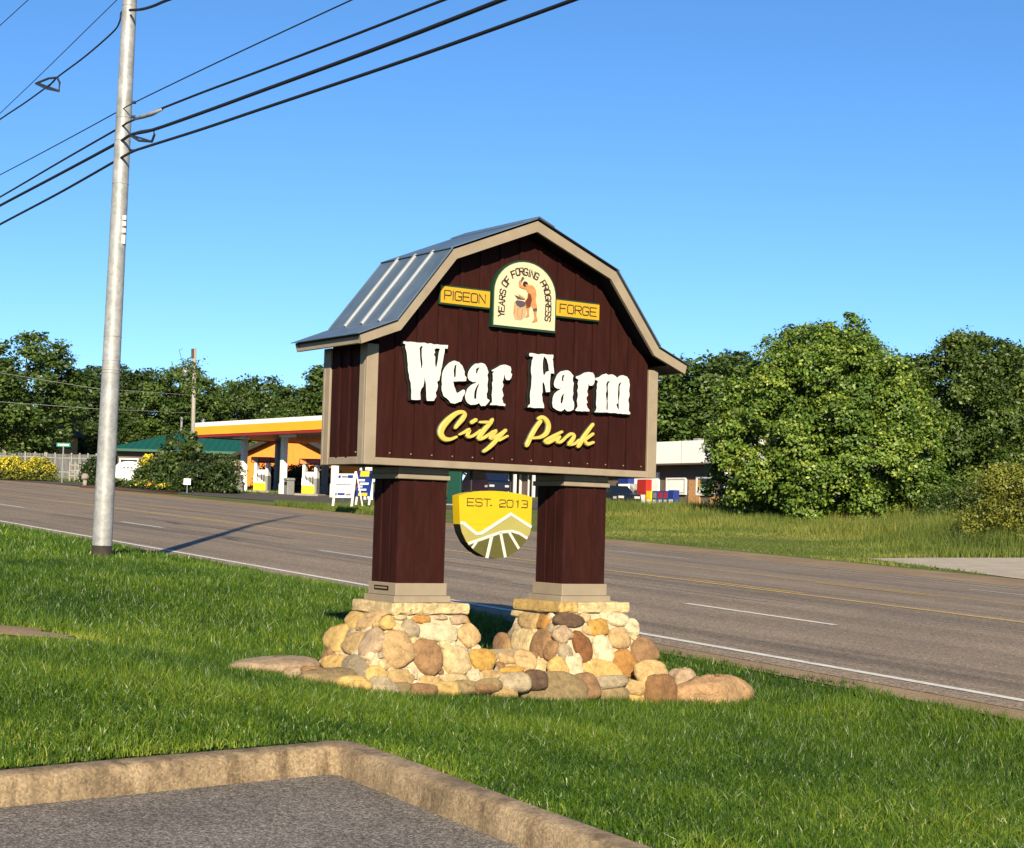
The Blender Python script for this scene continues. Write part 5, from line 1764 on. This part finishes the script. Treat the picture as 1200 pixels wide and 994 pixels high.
# folding sign boards on the grass by the entrance
def aframe(label, px0, px1, L, y0, y1, panel, marks):
    A = at(px0, L, y1); B = at(px1, L * .99, y1 + .5)
    zt_ = float(at(px0, L, y0)[2])
    d = B - A; d[2] = 0
    ln = float(np.linalg.norm(d)); ex = d / ln
    ey = np.array([-ex[1], ex[0], 0]); ey = ey if ey[1] > 0 else -ey
    hh = zt_ - A[2]
    f = lambda p_: A + ex * p_[0] + ey * (p_[1] + p_[2] * .14) + np.array([0, 0, p_[2]])
    t = thing('board_sign', label, 'sign', f((ln / 2, .2, 0)))
    for x in (0, ln - .1):
        MB().box(x, x + .1, 0, .06, -.15, hh, f, .01).build('post', MT['frame'], t)
        MB().tube([f((x + .05, .08, hh * .95)), f((x + .05, .75, -.1))], .035, 6).build('strut', MT['frame'], t)
    pn = MB().box(.02, ln - .02, -.03, -.001, hh * .16, hh * .92, f).build('panel', panel, t)
    for (a, b_, c_, d_, mt_) in marks:
        MB().box(ln * a, ln * b_, -.04, -.031, hh * c_, hh * d_, f).build('print', mt_, pn)
    return t, f, ln, hh
aframe('white folding sign board with blue print on the grass left of the column', 389, 413, 74, 552, 589, MT['wall_white'],
       [(.18, .30, .78, .87, MT['blue']), (.34, .62, .79, .86, MT['grey_paint']), (.64, .90, .78, .88, MT['blue']), (.12, .85, .55, .59, MT['grey_paint']), (.12, .22, .22, .32, MT['grey_paint']), (.25, .6, .24, .31, MT['blue']), (.65, .9, .23, .30, MT['grey_paint'])])
t, f, ln, hh = aframe('blue and yellow price board standing behind the white folding board', 416, 433, 78, 548, 588, MT['blue'],
       [(.15, .75, .74, .90, MT['yellow']), (.1, .5, .60, .66, MT['wall_white']), (.2, .8, .50, .56, MT['wall_white']), (.1, .4, .42, .47, MT['wall_white']), (.15, .7, .33, .38, MT['wall_white']), (.2, .8, .17, .26, MT['yellow'])])

# ------------------------------------------------------------------ left background
c = at(134, 116)
def flatframe(px0, px1, L, L2=None):
    A = at(px0, L); B = at(px1, L2 or L * .985)
    d = B - A; d[2] = 0
    ln = float(np.linalg.norm(d)); ex = d / ln
    ey = np.array([-ex[1], ex[0], 0]); ey = ey if ey[1] > 0 else -ey
    o = np.array([A[0], A[1], float(min(A[2], B[2]))])
    return (lambda p_: o + ex * p_[0] + ey * p_[1] + np.array([0, 0, p_[2]])), ln, o
f, ln, o = flatframe(133, 164, 116)
zt_ = float(at(150, 116, 541)[2]) - o[2]; zl = float(at(150, 116, 566)[2]) - o[2]
mon = thing('monument_sign', 'white arched entrance sign with stone pier right of the steel pole', 'sign', f((ln / 2, .2, 0)))
ar = [(0, zl), (ln, zl)] + [(ln / 2 + ln / 2 * math.cos(a_), zl + (zt_ - zl) * (.72 + .28 * math.sin(a_))) for a_ in np.linspace(0, math.pi, 13)]
MB().prism(ar, 0, .25, lambda q, h: f((q[0], h, q[1]))).build('board', MT['wall_white'], mon)
MB().box(-.1, ln + .1, -.05, .3, -.3, zl - .002, f).build('base', MT['brick'], mon)
for k in range(3):
    MB().box(ln * (.30 + .14 * k), ln * (.38 + .14 * k), -.02, -.001, zl + (zt_ - zl) * .66, zl + (zt_ - zl) * .74, f).build('letter_mark', MT['grey_paint'], mon)
MB().box(ln + .11, ln + .55, -.1, .35, -.3, zt_ * .98, f).build('pier', MT['mortar'], mon)
for k in range(6):
    for j in range(2):
        V, Fs = stone_mesh(.11, .12, .05, sr, .55, 8, 5)
        q = f((ln + .22 + j * .22, -.1, .15 + k * (zt_ - .2) / 5.5))
        mk('stone', [q + np.array([v[0], v[2], v[1]]) for v in V], Fs, MT['st_' + pal[(k * 2 + j) % 8]], mon, True)

# street name sign
c = at(71, 118)
ss = thing('street_sign', 'green street name sign on a thin post at the far left', 'sign', c)
zz = float(at(71, 118, 519)[2])
MB().tube([c, (c[0], c[1], zz)], .045, 8).build('post', MT['steel'], ss)
exv = np.array([1, 0, 0]); 
MB().box(-.46, .46, -.02, .02, zz - .26 - c[2], zz - c[2], lambda p_: c + np.array(p_), .005).build('blade', MT['street_green'], ss)
for k in range(6):
    MB().box(-.36 + k * .125, -.28 + k * .125, -.026, -.0205, zz - c[2] - .18, zz - c[2] - .08, lambda p_: c + np.array(p_)).build('letter_mark', MT['wall_white'], ss)

# small white sign on post by the shrubs
c = at(218, 100)
t = thing('notice_board', 'small white notice on a post in front of the dark shrubs', 'sign', c)
zz = float(at(218, 100, 561)[2]) - c[2]
MB().box(-.20, .20, -.02, .02, zz - .35, zz, lambda p_: c + np.array(p_), .005).build('panel', MT['wall_white'], t)
MB().tube([c + np.array([0, .05, -.1]), c + np.array([0, .05, zz - .05])], .03, 6).build('post', MT['steel'], t)
# stone ball ornament at the bed
c = at(98, 112)
t = thing('garden_lantern', 'small pale stone ornament in the mulch bed left of the pole', 'ornament', c)
MB().tube([c, c + np.array([0, 0, .35])], [.16, .12], 10).build('foot', MT['concrete'], t, True)
V, Fs = stone_mesh(.26, .26, .24, sr, 1, 12, 8, .03, 1)
mk('head', [c + np.array([v[0], v[1], v[2] + .55]) for v in V], Fs, MT['concrete'], t, True)

# picket and rail fence at the far left
def fence(label, px0, px1, L, y_top, npost, rails, picket):
    f, ln, o = flatframe(px0, px1, L)
    hh = float(at((px0 + px1) / 2, L, y_top)[2]) - o[2]
    t = thing('fence', label, 'fence', f((ln / 2, 0, 0)))
    for k in range(npost):
        x = ln * k / (npost - 1)
        MB().box(x - .05, x + .05, -.05, .05, -.3, hh + .1, f).build('post', MT['wood'], t)
    for r_ in rails:
        MB().box(0, ln, -.07, -.051, hh * r_ - .04, hh * r_ + .04, f).build('rail', MT['wood'], t)
    if picket:
        for k in range(picket):
            x = ln * (k + .5) / picket
            MB().box(x - .025, x + .025, -.095, -.0705, -.1, hh, f).build('picket', MT['steel'], t)
fence('grey picket fence behind the street name sign', 52, 120, 135, 533, 8, (.3, .85), 46)
fence('low pale rail fence in front of the picket fence', 80, 118, 126, 544, 7, (.35, .62, .92), 0)
fence('dark picket fence behind the yellow flowering hedge', -20, 50, 138, 531, 7, (.3, .85), 40)

# house wall in the shade of the tall left tree
f, ln, o = flatframe(-30, 52, 146)
t = thing('brick_house', 'brick house in deep shade under the tall left tree', 'building', f((ln / 2, 0, 0)))
hh = float(at(20, 146, 508)[2]) - o[2]
MB().box(0, ln, 0, 7, -.5, hh, f).build('wall', MT['brick'], t)
q = [(-.5, hh + .002), (ln + .5, hh + .002), (ln - 1.5, hh + 2), (1.5, hh + 2)]
MB().prism(q, -.5, 7.5, lambda p_, h: f((p_[0], h, p_[1]))).build('roof', MT['dark_roof'], t)
for k in (1.0, 2.9, 4.6):
    wv = MB().box(k, k + .9, -.06, -.001, .9, 2.1, f).build('window', MT['frame'], t)
    MB().box(k + .1, k + .8, -.08, -.061, 1.0, 2.0, f).build('pane', MT['glass'], wv)

# wooden utility pole with transformer and creeper
LP = 128
c = at(224, LP)
t = thing('utility_pole', 'pale wooden utility pole with transformer and creeper above the canopy', 'utility pole', c)
zt_ = float(at(228, LP, 408)[2])
topp = at(228, LP, 408)
MB().tube([c - np.array([0, 0, .3]), topp], [.17, .13], 10).build('shaft', MT['wood'], t, True)
zq = lambda y: at(226.5, LP, y)
MB().tube([zq(409), zq(420)], .15, 10).build('top_cap', MT['bark'], t)
q = zq(436) + np.array([-.55, -.1, 0])
MB().tube([q - np.array([0, 0, .35]), q + np.array([0, 0, .3])], .22, 12).build('transformer', MT['steel'], t, True)
MB().tube([q + np.array([0, 0, .2]), zq(436)], .04, 6).build('bracket', MT['steel'], t)
MB().tube([zq(449), zq(449) + np.array([-.5, 0, .02]), zq(436) + np.array([-.55, 0, -.3])], .035, 6).build('bracket', MT['steel'], t)
MB().tube([zq(430), at(213, LP, 422), at(210, LP, 410), at(214, LP, 409)], .02, 6).build('lead_wire', MT['cable'], t)
rg_ = np.random.default_rng(77)
n = 900
yy = rg_.uniform(422, 462, n)
base = np.array([zq(v) for v in yy])
C = base + np.stack([rg_.normal(-.25, .42, n), rg_.normal(0, .3, n), rg_.normal(0, .1, n)], 1)
mk_np('creeper', leaf_quads(rg_, C, rg_.normal(size=(n, 3)) + np.array([0, -.5, .5]), .2), 4, MT['leaf_wood'], t, np.clip(rg_.normal(.5, .2, n), 0, 1))
for i, (label, pts) in enumerate((('upper thin cable running left from the wooden pole', [(-60, 380), (0, 397), (110, 455), (222, 464)]), ('middle thin cable left of the wooden pole, across the trees', [(-60, 424), (0, 437), (110, 455), (222, 463)]), ('lower thin cable left of the wooden pole, across the trees', [(-60, 466), (0, 471), (110, 479), (222, 484)]))):
    if i == 0: continue
    W = [at(x, LP - 1.0, y) for x, y in pts]
    tag(MB().tube(W, .013, 5).build('service_cable', MT['steel'], None, True), label, 'cable', 'cables of the wooden pole')

# bushes
def bush(name, label, px, L, H, R, lm, seed, n=160, per=36, leaf=.14, clr=.22, flat=1.0, rx=1.0, group=None, flowers=None, cat='shrub', prof=None):
    pos = at(px, L)
    t = thing(name, label, cat, pos, 0, group)
    r = np.random.default_rng(seed)
    V, tone = crown(seed, H, R, prof or ([0, .3, .7, 1], [.85, 1, .85, .3]), n, per, leaf, clr, .0, .12, .4, 14, .42)
    V[:, 0] *= rx
    mk_np('foliage', V, 4, lm, t, tone, local=True)
    mb = MB()
    for k in range(6):
        a_ = k * 1.05
        mb.tube([(0, 0, -.1), (math.cos(a_) * R * .3 * rx, math.sin(a_) * R * .3, H * .45), (math.cos(a_) * R * .55 * rx, math.sin(a_) * R * .55, H * .8)], [.05, .035, .015], 5)
    mb.build('stem', MT['bark'], t, True, local=True)
    if flowers:
        fm, nf, fs, up_ = flowers
        q = r.uniform(0, 1, (nf, 2))
        an = q[:, 0] * 6.283
        tt = up_ + (1 - up_) * q[:, 1]
        rad_ = np.interp(tt, [0, .3, .7, 1], [.85, 1, .85, .3]) * R * (1.0 + r.normal(0, .06, nf))
        C = np.stack([np.cos(an) * rad_ * rx, np.sin(an) * rad_, tt * H * 1.03 + r.normal(0, .05, nf)], 1)
        mk_np('flowers', leaf_quads(r, C, r.normal(size=(nf, 3)) + np.array([0, -.6, .8]), fs, .9), 4, fm, t, np.clip(r.normal(.5, .25, nf), 0, 1), local=True)
    return t
for k, (px, lab) in enumerate(((-22, 'yellow flowering hedge bush cut off by the left edge'), (10, 'yellow flowering hedge bush at the left edge of the photo'), (42, 'yellow flowering hedge bush nearest the street name sign'))):
    bush('flowering_bush', lab, px, 122, 1.55, 1.25, MT['leaf_lime'], 300 + k, 130, 30, .13, .2, group='yellow flowering hedge', flowers=(MT['flower_yellow'], 1000, .11, .40))
for k, (px, L, H, R, lab) in enumerate(((106, 114, 1.9, .45, 'slim dark shrub just left of the steel pole'), (213, 106, 3.9, 1.25, 'tall leafy shrub in front of the green roof'), (192, 108, 2.2, 1.1, 'dark shrub between the white entrance sign and the tall shrub'),
        (240, 104, 2.4, 1.5, 'dark clipped shrub left of the canopy column'), (257, 103, 2.4, 1.3, 'dark clipped shrub behind the left waste bin'), (226, 103, 1.8, 1.1, 'low dark shrub behind the small white notice'), 
        (318, 117, 1.6, 1.2, 'dark shrub behind the pumps, below the orange wall'), (345, 116, 1.7, 1.3, 'dark shrub between the two fuel pumps'), (376, 116, 1.9, 1.3, 'dark shrub behind the right fuel pump'), (172, 112, 2.0, .7, 'small shrub with yellow blossom behind the entrance sign pier'))):
    bush('shrub', lab, px, L, H, R, MT['leaf_bush'] if k in (1, 9) else MT['leaf_hedge'], 320 + k, 150, 34, .15 if k != 1 else .26, .22, group='shrubs around the filling station', flowers=(MT['flower_yellow'], 260, .16, .7) if k == 9 else None)
for k, (px, L, lab, fm) in enumerate(((128, 112, 'low plants with reddish leaves in the mulch bed left of the entrance sign', None), (148, 111, 'low green plants below the white entrance sign', None), (168, 109, 'yellow lilies at the foot of the stone pier', 'flower_yellow'), (185, 107, 'orange yellow lilies in the middle of the bed', 'flower_orange'), (200, 105, 'yellow lilies at the right end of the bed', 'flower_yellow'))):
    bush('bedding_plant', lab, px, L, .45, .75, MT['leaf_dark'], 350 + k, 60, 22, .14, .14, rx=1.3, group='planting in the roadside bed', cat='plant', flowers=(MT[fm], 160, .13, .5) if fm else None)
bush('lime_bush', 'yellow green bush at the right edge of the photo', 1182, 62, 3.1, 1.55, MT['leaf_lime'], 380, 300, 40, .10, .22)
bush('lime_bush', 'second yellow green bush cut off by the right edge', 1235, 63, 3.4, 1.7, MT['leaf_lime'], 381, 300, 40, .10, .22)
bush('shrub', 'dark weedy shrub at the foot of the pointed tree', 1120, 74, 2.2, 1.6, MT['leaf_dark'], 382, 200, 36, .12, .25)
# mulch of the bed
A_ = [at(x, L) for x, L in ((92, 106), (205, 97), (214, 104), (160, 114), (96, 119))]
tag(mk('mulch_bed', [(q[0], q[1], q[2] + .03) for q in A_], [tuple(range(5))], MT['mulch']), kind='structure')
# gravel drive on the right
DRIVE = [hit(1015, 655.5)[:2], hit(1215, 682)[:2], hit(1330, 694)[:2], hit(1330, 655)[:2], hit(1190, 654.5)[:2], hit(1085, 654.5)[:2]]
tag(mk('gravel_drive', [(q[0], q[1], float(gz(q[0], q[1])) + .022) for q in DRIVE], [tuple(range(len(DRIVE)))], MT['gravel']), kind='structure')
def in_drive(x, y):
    ins = np.zeros(len(x), bool)
    n_ = len(DRIVE)
    for i in range(n_):
        (x0, y0), (x1, y1) = DRIVE[i], DRIVE[(i + 1) % n_]
        c_ = ((y0 > y) != (y1 > y)) & (x < (x1 - x0) * (y - y0) / (y1 - y0 + 1e-9) + x0)
        ins ^= c_
    return ins
# bare earth at the left of the lawn
bq = hit(8, 741)
r_ = np.random.default_rng(50)
V = []
for k in range(18):
    a_ = k / 18 * 2 * math.pi
    rr_ = 1 + r_.normal(0, .2)
    x_, y_ = bq[0] + math.cos(a_) * .55 * rr_, bq[1] + math.sin(a_) * .5 * rr_
    V.append((x_, y_, float(gz(x_, y_)) + .003))
V.append((bq[0], bq[1], float(gz(bq[0], bq[1])) + .035))
tag(mk('bare_earth', V, [(k, (k + 1) % 18, 18) for k in range(18)], MT['dirt'], None, True), kind='structure')

# ------------------------------------------------------------------ grass
MT['grass'] = leafmat('grass_blade', (.014, .044, .003), (.076, .155, .009), (.27, .32, .034), .28, 0, .4)
MT['grass_dry'] = leafmat('grass_verge', (.05, .085, .008), (.12, .165, .018), (.30, .27, .06), .3, 0, .6)

def vnoise(x, y, s, seed):
    """smooth value noise"""
    r = np.random.default_rng(seed).uniform(0, 1, (64, 64))
    fx, fy = x / s, y / s
    ix, iy = np.floor(fx).astype(int), np.floor(fy).astype(int)
    tx, ty = fx - ix, fy - iy
    tx = tx * tx * (3 - 2 * tx); ty = ty * ty * (3 - 2 * ty)
    g = lambda a, b: r[a % 64, b % 64]
    return (g(ix, iy) * (1 - tx) + g(ix + 1, iy) * tx) * (1 - ty) + (g(ix, iy + 1) * (1 - tx) + g(ix + 1, iy + 1) * tx) * ty

def blades(x, y, z, h, wd, rng, segs, lean):
    n = len(x)
    az = rng.uniform(0, 2 * math.pi, n)
    la = rng.uniform(0, 2 * math.pi, n)
    ln = lean * h * np.abs(rng.normal(.6, .45, n))
    ax, ay = np.cos(az) * wd / 2, np.sin(az) * wd / 2
    lx, ly = np.cos(la) * ln, np.sin(la) * ln
    B = np.stack([x, y, z], 1)
    S = np.stack([ax, ay, np.zeros(n)], 1)
    Tt = B + np.stack([lx, ly, h], 1)
    if segs == 1:
        return np.stack([B - S, B + S, Tt], 1).reshape(-1, 3)
    M_ = B + np.stack([lx * .32, ly * .32, h * .62], 1)
    q = np.stack([B - S, B + S, M_ + S * .8, B - S, M_ + S * .8, M_ - S * .8, M_ - S * .8, M_ + S * .8, Tt], 1)
    return q.reshape(-1, 3)

def base_mask(x, y):
    """footprint of the sign's stone base and rocks"""
    a_ = (x - S0[0]) * EA[0] + (y - S0[1]) * EA[1]
    b_ = (x - S0[0]) * EB[0] + (y - S0[1]) * EB[1]
    return (a_ > -.2) & (a_ < 3.02) & (b_ > -.46) & (b_ < .85)

def lawn(seed, L0, L1, dens, hgt_, wd, segs, tuft, lean, half=23):
    rng = np.random.default_rng(seed)
    hf = math.radians(half)
    area = hf * (L1 ** 2 - L0 ** 2)
    n = int(area * dens / tuft)
    L = np.sqrt(rng.uniform(L0 ** 2, L1 ** 2, n)); an = rng.uniform(-hf, hf, n)
    x, y = L * np.sin(an), L * np.cos(an)
    spread = .018 * (L0 / 8)
    x = np.repeat(x, tuft) + rng.normal(0, spread, n * tuft)
    y = np.repeat(y, tuft) + rng.normal(0, spread, n * tuft)
    th_ = np.repeat(rng.uniform(.55, 1.25, n), tuft)
    p = x * DP[0] + y * DP[1]
    edge = vnoise(x, y, .35, 9)
    ok = (p < 10.78 + .25 * edge) & ~in_lot(x, y, KW - .005 + .0 * edge) & ~base_mask(x, y)
    pat = vnoise(x, y, 2.3, 11) * .35 + vnoise(x, y, .9, 1) * .35 + vnoise(x, y, .3, 2) * .3
    # the bare dry spot at the left
    dx, dy = (x - bq[0]), (y - bq[1])
    dry = np.exp(-(((dx / .62) ** 2 + (dy / .6) ** 2) ** 1.5)) + .45 * np.exp(-((dx - .5) / 1.0) ** 2 - ((dy - .1) / .5) ** 2)
    ok &= rng.uniform(0, 1, len(x)) > dry * .97
    # thin yellowed grass along the kerb
    a_ = (x - KC[0]) * nl[0] + (y - KC[1]) * nl[1]
    b_ = (x - KC[0]) * nr[0] + (y - KC[1]) * nr[1]
    dk = np.maximum(a_, b_) - KW
    kd = np.exp(-np.clip(dk, 0, 9) / .28)
    ok &= rng.uniform(0, 1, len(x)) > .40 * kd * vnoise(x, y, .25, 5)
    x, y, pat, th_, dry, kd = x[ok], y[ok], pat[ok], th_[ok], dry[ok], kd[ok]
    z = gz(x, y) - .008
    h = hgt_ * th_ * (.55 + .8 * pat) * rng.uniform(.6, 1.25, len(x)) * (1 - .45 * kd) * (1 - .4 * np.clip(dry * 2, 0, 1))
    tone = np.clip(-.04 + .78 * pat + rng.normal(0, .2, len(x)) + .33 * kd * vnoise(x, y, .3, 6) * 1.6 + .6 * dry, 0, 1)
    V = blades(x, y, z, h, wd * rng.uniform(.7, 1.3, len(x)), rng, segs, lean)
    if segs > 1: tone = np.repeat(tone, 3)
    return V, tone
parts_ = [lawn(1, 7.2, 11.5, 5600, .070, .0058, 2, 7, 1.0), lawn(2, 11.5, 16, 3800, .070, .0074, 1, 6, .9), lawn(3, 16, 26, 1600, .072, .0115, 1, 5, .8), lawn(4, 26, 60, 320, .09, .028, 1, 4, .8)]
g = mk_np('lawn_grass', np.concatenate([q[0] for q in parts_]), 3, MT['grass'], None, np.concatenate([q[1] for q in parts_]))
tag(g, 'green mown lawn around the stone base and the pole', 'grass', kind='stuff')
print('lawn tris', len(g.data.polygons))

def rough(seed, n, a0, a1, L0, L1, hf, wd, tone0, pmin=32.8):
    rng = np.random.default_rng(seed)
    px = rng.uniform(a0, a1, n)
    L = np.sqrt(rng.uniform(L0 ** 2, L1 ** 2, n))
    an = np.arctan((px - 600) / F)
    x, y = L * np.sin(an), L * np.cos(an)
    p = x * DP[0] + y * DP[1]
    ok = (p > pmin + .5 * vnoise(x, y, 1.5, 3)) & (p < 64) & ~in_drive(x, y)
    u = x * DU[0] + y * DU[1]
    x, y, p, px = x[ok], y[ok], p[ok], px[ok]
    hh = hf(px, p) * (.4 + 1.1 * vnoise(x, y, 2.2, 4)) * rng.uniform(.6, 1.3, len(x))
    tone = np.clip(tone0 + (vnoise(x, y, 3.0, 7) - .5) * .7 + rng.normal(0, .14, len(x)), 0, 1)
    return blades(x, y, gz(x, y), hh, wd, rng, 1, .5), tone
tall = lambda px, p: .06 + .42 * np.clip((px - 950) / 160, 0, 1) * np.clip((p - 34) / 9, .10, 1) + .40 * np.clip((p - 43) / 6, 0, 1)
r1 = rough(21, 150000, 690, 1290, 38, 100, tall, .035, .45)
r2 = rough(22, 14000, 325, 450, 66, 84, lambda px, p: .22 + 0 * p, .05, .45)
r3 = rough(23, 20000, -40, 330, 104, 150, lambda px, p: .15 + 0 * p, .06, .35, 36)
g2 = mk_np('verge_grass', np.concatenate([r1[0], r2[0], r3[0]]), 3, MT['grass_dry'], None, np.concatenate([r1[1], r2[1], r3[1]]))
tag(g2, 'rough unmown grass and weeds along the far roadside', 'grass', kind='stuff')
